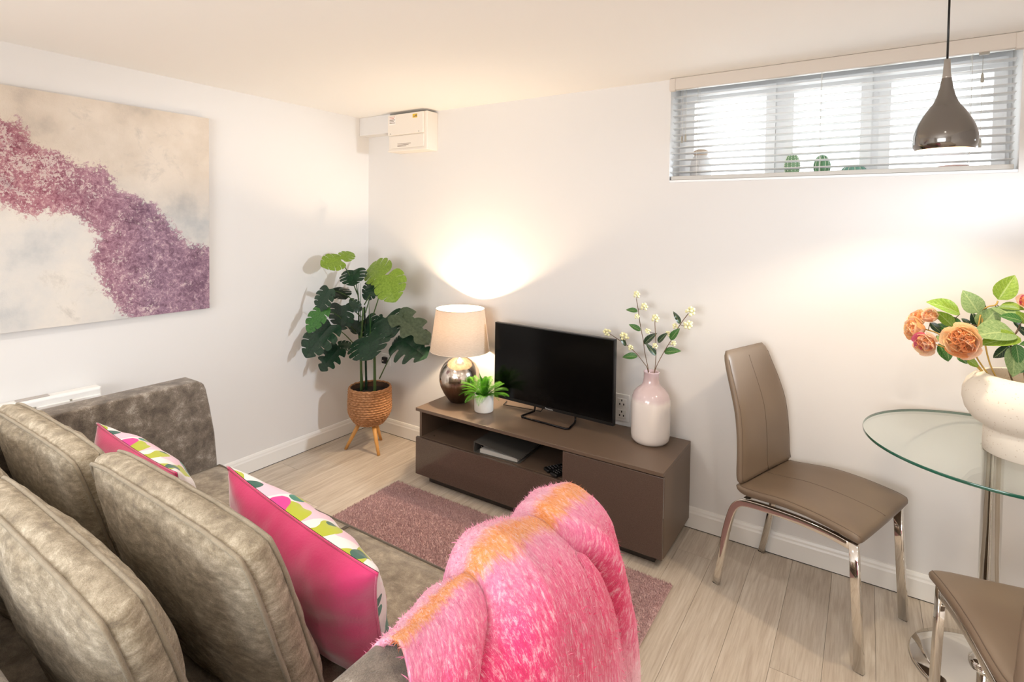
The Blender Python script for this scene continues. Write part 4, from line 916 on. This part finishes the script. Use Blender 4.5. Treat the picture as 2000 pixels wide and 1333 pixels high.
# ------------------------------------------------------------------ mohair throw over the near arm
th = thing('throw_blanket', 'fluffy pink, orange and white striped mohair throw draped over the near sofa arm', 'blanket')
def sstep(a, b, x): t = max(0, min(1, (x-a)/(b-a))); return t*t*(3-2*t)
TY0, TY1 = -2.12, -1.53
CREST = [(-2.2, .828), (-2.09, .834), (-1.98, .842), (-1.94, .838), (-1.912, .872), (-1.865, .886), (-1.76, .862), (-1.70, .836), (-1.67, .858), (-1.60, .864), (-1.54, .850), (-1.48, .79)]
def throw_pt(u, v, off=0.0):
    """u along the arm (0 = end towards the wall behind the camera, 1 = front), v across the arm from the seat side to the outside"""
    side = sstep(.38, .62, v); y = TY0+(TY1-TY0)*u-.055*side*u-.10*side*(1-u)
    crest = float(np.interp(TY0+(TY1-TY0)*u, [q[0] for q in CREST], [q[1] for q in CREST])); end = sstep(.86, 1.0, u)
    h1 = sstep(.30, .40, u); h2 = sstep(.70, .8, u)
    outw = 2.562+.022*h1-.012*end; inw = 2.364-.016*h1*(1-h2)-.012*h2
    prof = [(inw-.004, .60), (inw, .74), (inw+.010, crest-.035), (inw+.040, crest-.008), (2.44, crest+.004), (outw-.05, crest-.010), (outw-.008, crest-.05), (outw+.012+.004*u, crest-.17), (outw+.024+.004*u, .53), (outw+.034, .36), (outw+.045, .17)]
    s = v*(len(prof)-1); i = min(len(prof)-2, int(s)); t = s-i
    a, b, c, d = [Vector((prof[max(0, min(len(prof)-1, k))][0], 0, prof[max(0, min(len(prof)-1, k))][1])) for k in (i-1, i, i+1, i+2)]
    p_ = .5*((2*b)+(c-a)*t+(2*a-5*b+4*c-d)*t*t+(3*b-a-3*c+d)*t**3)
    tg = ((c-a)*.5*(1-t)+(d-b)*.5*t).normalized(); nrm = Vector((-tg.z, 0, tg.x)) 
    if nrm.x < 0 and v > .6: nrm = -nrm
    if nrm.z < 0 and .25 < v < .6: nrm = -nrm
    fold = 0; s2 = sstep(.40, .72, v)
    ua = .335-.17*s2; ub_ = .72+.20*sstep(.42, .8, v); fold -= .042*math.exp(-((u-ua)/.024)**2)*(.15+.85*side)
    fold += .022*sstep(ua, ua+.13, u)*(1-sstep(ub_-.16, ub_, u))*side+.010*math.sin(PI*min(1, max(0, (u-ua)/(ub_-ua))))*side
    fold += .014*math.exp(-((u-ua+.12)/.08)**2)*(.3+.7*side)
    ub = .72+.20*sstep(.42, .8, v); fold -= .038*math.exp(-((u-ub)/.020)**2)*side
    fold += .022*math.exp(-((u-ub-.06)/.035)**2)*side
    fold += .005*math.sin(u*30+v*4)*side*sstep(.6, .9, v)
    fold += .006*mn.noise(Vector((u*7, v*9, 2)))+.003*mn.noise(Vector((u*22, v*22, 5)))
    fold = max(fold, -.008-.026*side)
    q = Vector((p_.x, y, p_.z))+nrm*(fold+off)
    q.y += .015*mn.noise(Vector((v*5, u*2, 9)))
    return q
tb = MB().grid(lambda u, v: throw_pt(u, v), 110, 130, uv=True)
to = tb.obj('cloth', M['throw'], th, True); mo = to.modifiers.new('t', 'SOLIDIFY'); mo.thickness = .010; mo.offset = -1
nf = 26000; uu = rng.uniform(0, 1, nf); vv = rng.uniform(.08, 1, nf); tri = np.zeros((nf*2, 3, 3)); uvs = np.zeros((nf*2, 2))
tv_ = np.array(tb.v).reshape(131, 111, 3)
iu, jv = (uu*109.99).astype(int), (vv*129.99).astype(int); fu, fv = (uu*109.99-iu)[:, None], (vv*129.99-jv)[:, None]
P00, P10, P01, P11 = tv_[jv, iu], tv_[jv, iu+1], tv_[jv+1, iu], tv_[jv+1, iu+1]
P_ = P00*(1-fu)*(1-fv)+P10*fu*(1-fv)+P01*(1-fu)*fv+P11*fu*fv; nn = np.cross(P10-P00, P01-P00); nn /= np.linalg.norm(nn, axis=1)[:, None]+1e-9
ctr = np.stack([np.full(nf, 2.45), P_[:, 1], np.full(nf, .6)], 1); nn *= np.sign(((P_-ctr)*nn).sum(1))[:, None]
dr = P01-P00; dr /= np.linalg.norm(dr, axis=1)[:, None]+1e-9; ln = rng.uniform(.006, .020, nf)[:, None]
jit = rng.normal(0, .5, (nf, 3)); d1 = nn*.55+dr*.35+jit*.9; d1 /= np.linalg.norm(d1, axis=1)[:, None]; sd = np.cross(d1, jit); sd /= np.linalg.norm(sd, axis=1)[:, None]+1e-9
w_ = .00035; mid = P_+d1*ln*.55+nn*.002; tip = P_+d1*ln+jit*.003
tri[:nf, 0] = P_-sd*w_; tri[:nf, 1] = P_+sd*w_; tri[:nf, 2] = mid; tri[nf:, 0] = mid-sd*w_; tri[nf:, 1] = P_+nn*.001; tri[nf:, 2] = tip
uvs[:nf, 0] = uvs[nf:, 0] = uu; uvs[:nf, 1] = uvs[nf:, 1] = vv
o = link_mesh('fuzz', tri_mesh('fuzz', tri, M['throw'], uvs), th); o['kind'] = 'stuff'

# ------------------------------------------------------------------ dining chairs
def chair(name, label, loc, rz):
    c = thing(name, label, 'chair', loc, rz, 'taupe leather dining chairs')
    # centre line: (f, z, half width, thickness)
    bk = [(-.288, .972, .158, .036), (-.264, .90, .170, .042), (-.234, .82, .182, .045), (-.209, .74, .190, .047), (-.196, .66, .196, .044), (-.190, .58, .200, .044), (-.188, .51, .203, .046), (-.182, .462, .206, .050)]
    st = [(-.192, .444, .207, .040), (-.150, .438, .214, .052), (-.09, .446, .221, .052), (0, .460, .226, .052), (.10, .463, .229, .050), (.19, .456, .231, .052), (.245, .448, .232, .052), (.268, .440, .228, .046)]
    def pad(nm, pr, flip):
        P = smooth_path([(q[0], 0, q[1]) for q in pr], 4); W_ = smooth_path([(q[2], q[3], 0) for q in pr], 4); m = MB(); vs = []
        K = 28
        for i, p_ in enumerate(P):
            t = (P[min(i+1, len(P)-1)]-P[max(i-1, 0)]).normalized(); b = Vector((-t.z, 0, t.x)); hw_, tk = W_[i].x, W_[i].y
            e = min(1, i/2.5, (len(P)-1-i)/2.5); hw2 = hw_-.012*(1-math.sqrt(max(0, 1-(1-e)**2))); tk2 = tk*(.35+.65*math.sqrt(max(0, 1-(1-e)**2)))
            for k in range(K):
                a = 2*PI*k/K; ca, sa = math.cos(a), math.sin(a); ex = .32
                s_ = math.copysign(abs(ca)**ex, ca)*hw2; n_ = math.copysign(abs(sa)**.8, sa)*tk2/2*(1-.0*abs(ca))
                # slight hollow across the width
                n_ += (-1 if flip else 1)*.010*(s_/hw_)**2
                vs.append(Vector((p_.x, s_, p_.z))+b*n_)
        f = [(i*K+j, i*K+(j+1) % K, (i+1)*K+(j+1) % K, (i+1)*K+j) for i in range(len(P)-1) for j in range(K)]+[tuple(reversed(range(K))), tuple(range((len(P)-1)*K, len(P)*K))]
        o = m.add(vs, f).obj(nm, M['leather'], c, True)
        def surf(i, fr, lift=.0012):
            p_ = P[i]; t = (P[min(i+1, len(P)-1)]-P[max(i-1, 0)]).normalized(); b = Vector((-t.z, 0, t.x)); hw_, tk = W_[i].x, W_[i].y
            ca = abs(fr)**(1/.32) if fr else 0; sa = math.sqrt(max(0, 1-ca*ca)); up = 1 
            n_ = (-1 if flip else 1)*(sa**.8*tk/2+lift) + (-1 if flip else 1)*.010*fr*fr
            return Vector((p_.x, fr*hw_, p_.z))+b*n_*(-1 if False else 1)
        return o, P, surf
    bo, BP, bs = pad('backrest', bk, False)
    so_, SP, ss = pad('seat', st, False)
    for nm, P, fn, par, rg_ in (('back', BP, bs, bo, range(2, len(BP)-1)), ('seat', SP, ss, so_, range(2, len(SP)-2))):
        for fr in (0, -.955, .955): MB().tube([fn(i, fr, -.0004 if fr else -.0002) for i in rg_], .0014, 5).obj('stitch_line', M['seam'], par, True)
    fr_s = rect(.030, .014, .004, 2)
    for s in (-1, 1):
        y = s*.196
        path = smooth_path([(-.262-.012, s*.184, .004), (-.252, s*.187, .12), (-.232, s*.191, .24), (-.205, s*.195, .34), (-.178, s*.197, .384), (-.14, s*.198, .402), (-.06, s*.199, .414), (.06, s*.200, .424), (.16, s*.202, .424), (.236, s*.204, .416)], 4)
        rl = MB().sweep(path, rect(.020, .027, .003, 2), side=(0, 1, 0)); rl.obj('rear_leg', M['chrome'], c, True, auto=None)
        MB().box(-.288, -.262, s*.184-.008, s*.184+.008, -.0002, .004).obj('glide', M['rubber'], c, bevel=.001)
        fl_ = MB().sweep([(.243, s*.204, .43), (.252, s*.205, .30), (.272, s*.207, .003)], rect(.020, .030, .003, 2), side=(0, 1, 0)); fl_.obj('front_leg', M['chrome'], c, True)
        MB().box(.258, .286, s*.207-.0078, s*.207+.0078, -.0002, .003).obj('glide', M['rubber'], c, bevel=.002)
    for f_ in (-.15, .17): MB().box(f_-.012, f_+.012, -.195, .195, .405, .415).obj('cross_bar', M['chrome'], c, bevel=.002)
    return c
ch1 = chair('dining_chair', 'taupe leather dining chair standing whole between the television stand and the glass table', (2.853, -.288, 0), math.radians(-19.5))
def copy_tree(o, parent=None):
    c = o.copy(); COL.objects.link(c); c.parent = parent
    for k in o.children: copy_tree(k, c)
    return c
ch2 = copy_tree(ch1); ch2.location = (3.487, -.882, 0); ch2.rotation_euler = (0, 0, math.radians(102.5)); ch2['label'] = 'taupe leather dining chair beside the glass table, showing only its seat and chrome leg'

# ------------------------------------------------------------------ glass table
GX, GY, GR, GZ = 3.406, -.398, .3785, .790
gt = thing('glass_table', 'round clear glass pedestal table on a chrome column', 'table', (GX, GY, 0))
MB().lathe([(.0005, GZ-.010), (GR-.002, GZ-.010), (GR-.002, GZ)], 8, cap=(False, False)) 
g_ = MB(); g_.lathe([(GR-.0012, GZ-.010), (GR-.0012, GZ)], 128); g_.obj('glass_top', M['glass'], gt)
e_ = MB(); e_.lathe([(GR-.001, GZ-.0098), (GR, GZ-.0085), (GR, GZ-.0015), (GR-.001, GZ-.0002)], 160, cap=(False, False)); e_.obj('glass_edge', M['glass_edge'], gt, True)
CXo, CYo = -.013, .045
MB().lathe([(.028, .03), (.028, .765), (.034, .767), (.034, GZ-.0105)], 40, (CXo, CYo)).obj('column', M['chrome'], gt, True)
MB().lathe([(.03, .028), (.045, .030), (.045, .05), (.028, .062)], 40, (CXo, CYo)).obj('collar', M['chrome'], gt, True)
MB().lathe([(.205, 0), (.208, .006), (.203, .014), (.15, .022), (.06, .034), (.03, .04)], 72, (CXo, CYo)).obj('base', M['chrome'], gt, True)

# ------------------------------------------------------------------ stoneware bowl vase
BX, BY = 3.464, -.418
bw = thing('bowl_vase', 'wide speckled cream stoneware vase on a cylindrical foot, standing on the glass table', 'vase', (BX, BY, GZ))
MB().lathe([(.108, 0), (.110, .002), (.110, .068), (.107, .075), (.112, .082), (.140, .10), (.158, .128), (.166, .16), (.165, .19), (.155, .218), (.138, .238), (.118, .249), (.112, .2495), (.108, .247), (.120, .238), (.145, .21), (.152, .17), (.13, .12), (.001, .10)], 64, cap=(True, False)).obj('body', M['speck'], bw, True)

# flower stems in the bowl
Z8 = lambda x, y: (1760+x/6.346, 530+y/6.346)
petm = {}
def petal_mesh(mat, cup):
    m = MB()
    def fn(u, v):
        a = (u-.5)*2; w = .5*math.sin(PI*(.12+.70*v))**.8; x = a*w*(.5+.5*v)*1.25; y = v
        return (x, y*(1-.08*a*a), cup*(v**1.6)*.75+abs(a)**2*.28*w+.03*math.sin(a*5+v*3)*v)
    m.grid(fn, 6, 5); return m.mesh('petal', mat, True)
for k, mt in (('a', 'petal1'), ('b', 'petal2'), ('c', 'petal3'), ('p', 'petal_pink')): petm[k] = petal_mesh(M[mt], .9)
def bloom(t, C, r, ax, kinds, n=26):
    ax = Vector(ax).normalized(); e1 = ax.orthogonal().normalized(); e2 = ax.cross(e1); Cl = Vector(C)-t.location
    cm_ = MB().ball(Cl-ax*r*.12, r*.50, 14, 9); cm_.obj('heart', M['petal2'], t, True)
    for i in range(n):
        q = (i+.5)/n; a = i*2.39996; rad = e1*math.cos(a)+e2*math.sin(a); open_ = .12+1.15*q**1.15   # angle off the axis
        base = Cl-ax*r*.45+rad*(.28*r*q); d = (ax*math.cos(open_)+rad*math.sin(open_)).normalized(); up = (-rad*math.cos(open_)+ax*math.sin(open_)).normalized()
        L_ = r*(1.02-.05*q); o = link_mesh('petal', petm[kinds[i % len(kinds)] if q > .25 else 'b'], t); x_ = d.cross(up)
        o.matrix_local = Matrix(((x_.x, d.x, up.x, base.x), (x_.y, d.y, up.y, base.y), (x_.z, d.z, up.z, base.z), (0, 0, 0, 1))) @ Matrix.Diagonal((L_*1.15, L_, L_*.75, 1))
lf = {k: leaf_mesh('leaf', 1, w, M[c], .16, .22) for k, w, c in (('L', .72, 'leaf_light'), ('S', .8, 'leaf_sage'), ('M', .62, 'leaf_mid'), ('D', .6, 'leaf_dark'))}
def stem(label, cat, top, y, leaves, flower=None, root=None, mat='twig_gold'):
    R0 = Vector(root or (BX-.05, BY-.02, GZ+.16)); t = thing(cat+'_stem', label, cat, R0, 0, 'stems in the stoneware vase')
    pts = [R0]+[at(*Z8(*q), y=yy) for q, yy in zip(top, y)]; MB().tube([q-R0 for q in smooth_path(pts, 5)], .0024, 6).obj('stem', M[mat], t, True)
    sp = smooth_path(pts, 5)
    for (a, b, kk, ya, yb, nr) in leaves:
        A, B = at(*Z8(*a), y=ya), at(*Z8(*b), y=yb); o = link_mesh('leaf', lf[kk], t); place(o, t, A, B, nr, sc=(B-A).length*1.08)
        nq = min(sp, key=lambda q: (q-A).length)
        if (nq-A).length > .006: MB().tube([nq-R0, A-R0], .0013, 5).obj('petiole', M['twig'], t, True)
    if flower:
        for (c, yy, r, ax, kinds, n) in flower: bloom(t, at(*Z8(*c), y=yy), r, ax, kinds, n)
FR = (-.35, -1, .25)
stem('big open apricot peony facing the room, lowest in the middle of the bouquet', 'peony', [(960, 1180), (860, 1000), (800, 900)], (-.42, -.46, -.47),
     [((700, 1040), (805, 1135), 'M', -.44, -.46, (-.2, -1, .3)), ((560, 930), (600, 1100), 'M', -.44, -.45, (.1, -1, .3)), ((820, 1090), (950, 1180), 'L', -.46, -.47, (-.1, -1, .4))],
     [((765, 870), -.50, .058, (-.35, -1, .12), 'aacab', 34)])
stem('blush peony turned to the left with a magenta-edged outer petal, lowest of the left cluster', 'peony', [(900, 1150), (560, 960), (400, 900)], (-.42, -.44, -.44),
     [((470, 900), (590, 1105), 'M', -.43, -.44, (.2, -1, .1)), ((440, 800), (520, 880), 'S', -.42, -.43, (.2, -1, .3))], [((315, 895), -.455, .042, (-.55, -.9, .0), 'cacpc', 26)])
stem('half-open peach peony at the far left edge of the bouquet', 'peony', [(900, 1120), (500, 800), (300, 720)], (-.40, -.39, -.38),
     [((360, 640), (500, 760), 'D', -.37, -.38, (.1, -1, .3))], [((190, 710), -.385, .043, (-.9, -.5, .15), 'acab', 24), ((205, 600), -.345, .036, (-.7, -.3, .6), 'cab', 18)])
stem('small round peach bud above the left cluster of peonies', 'peony', [(900, 1100), (640, 700), (440, 580)], (-.39, -.37, -.36),
     [((730, 530), (395, 355), 'L', -.37, -.40, (.1, -.7, .9)), ((640, 690), (470, 500), 'L', -.38, -.37, (.3, -.9, .3)), ((735, 680), (600, 560), 'M', -.37, -.36, (.1, -1, .4)), ((600, 720), (430, 660), 'M', -.37, -.37, (0, -.9, .5))],
     [((375, 560), -.37, .031, (-.4, -.6, .6), 'cac', 18)])
stem('upright ochre leafy stem with a broad sage leaf, centre of the bouquet', 'foliage', [(900, 1000), (950, 720), (985, 540)], (-.38, -.36, -.35),
     [((960, 520), (800, 275), 'S', -.35, -.37, (-.1, -1, .3)), ((985, 540), (1050, 430), 'D', -.34, -.34, (.3, -1, .2)), ((950, 700), (890, 520), 'D', -.33, -.32, (0, -1, .4)), ((970, 700), (1190, 480), 'S', -.34, -.36, (.2, -.9, .5)), ((860, 660), (760, 590), 'D', -.34, -.34, (0, -1, .3))])
stem('leafy stem carrying the topmost lime leaf of the bouquet', 'foliage', [(1100, 1150), (1000, 560), (1060, 450), (1170, 420), (1200, 370)], (-.38, -.345, -.34, -.335, -.33),
     [((1200, 355), (1400, 80), 'L', -.33, -.34, (0, -1, .2)), ((1215, 440), (1500, 440), 'L', -.33, -.36, (0, -.6, .9)), ((1170, 440), (1450, 560), 'S', -.33, -.40, (.2, -.7, .8))], root=(BX-.04, BY+.02, GZ+.16))
stem('broad-leaved stem spreading over the rim in front, right side of the bouquet', 'foliage', [(1340, 1250), (1350, 1000), (1370, 850)], (-.44, -.45, -.45),
     [((1400, 760), (970, 740), 'S', -.44, -.50, (0, -.7, .8)), ((1480, 830), (1040, 850), 'L', -.46, -.50, (0, -.6, .9)), ((1340, 920), (1170, 1080), 'D', -.46, -.46, (.3, -1, .2)), ((1500, 620), (1270, 540), 'M', -.42, -.44, (0, -.8, .7)), ((1420, 900), (1480, 1130), 'M', -.46, -.48, (.3, -1, 0)), ((1380, 930), (1440, 1280), 'S', -.46, -.49, (.5, -1, 0)), ((1480, 700), (1400, 620), 'D', -.42, -.42, (.1, -1, .2))], root=(BX-.02, BY-.05, GZ+.16), mat='twig')
stem('deep green leaves at the picture edge with a pink bud behind', 'foliage', [(1520, 1200), (1560, 800), (1540, 520)], (-.42, -.40, -.38),
     [((1560, 640), (1460, 520), 'L', -.40, -.42, (0, -1, .3)), ((1600, 800), (1470, 700), 'D', -.40, -.42, (0, -1, .3)), ((1600, 1000), (1500, 1250), 'M', -.44, -.46, (.2, -1, .2)), ((1640, 900), (1500, 900), 'M', -.42, -.44, (0, -1, .5)), ((1600, 560), (1700, 400), 'L', -.38, -.38, (0, -1, .3))],
     [((1545, 385), -.36, .026, (-.2, -.9, .5), 'pc', 16)], root=(BX, BY, GZ+.16), mat='twig')

# ------------------------------------------------------------------ pendant lamp
pe = thing('pendant_lamp', 'teardrop polished aluminium pendant lamp on a black cord, lit, above the glass table', 'lamp', (3.212, -.62, 1.738))
pf = [(.077, 0), (.0845, .014), (.0862, .035), (.084, .055), (.074, .085), (.054, .122), (.040, .142), (.030, .160), (.022, .185), (.0165, .21), (.0135, .232)]
pf = [(p_.x, p_.y) for p_ in smooth_path([(a, b, 0) for a, b in pf], 4)]
MB().lathe(pf, 72, cap=(False, False)).obj('lamp_shade', M['pendant'], pe, True)
MB().lathe([(.076, .0005), (.0825, .016), (.083, .04), (.07, .085), (.04, .13), (.02, .15)], 48, cap=(False, True)).obj('inner_reflector', M['shade_in'], pe, True)
MB().lathe([(.0135, .232), (.012, .236), (.0105, .25), (.0085, .291), (.006, .295)], 32).obj('neck_sleeve', M['brushed'], pe, True)
MB().ball((0, 0, .06), .028, 16, 10).obj('bulb', M['bulb'], pe, True)
MB().tube([(0, 0, .292), (0, 0, (H-1.738)/.93)], .0032, 8).obj('cord', M['black'], pe, True)
MB().lathe([(.045, (H-1.738)/.93-.022), (.05, (H-1.738)/.93-.018), (.05, (H-1.738)/.93)], 32).obj('ceiling_rose', M['brushed'], pe, True)

pe.scale = (.93, .93, .93)

wl = thing('added_spotlight', 'added small white wall spotlight, unseen beyond the window, that casts the plant shadow', 'light', (4.2, 0, 1.78))  # made-up fixture, out of view, housing the added shadow-casting spot
MB().box(-.035, .035, -.012, 0, -.05, .05).obj('back_plate', M['white_plastic'], wl, bevel=.003)
MB().tube([(0, -.01, 0), (0, -.07, 0), (0, -.11, .0)], .007, 8).obj('arm', M['white_plastic'], wl, True)
MB().tube([(.05, -.12, .015), (-.015, -.13, -.018)], .028, 20).obj('head', M['white_plastic'], wl, True)
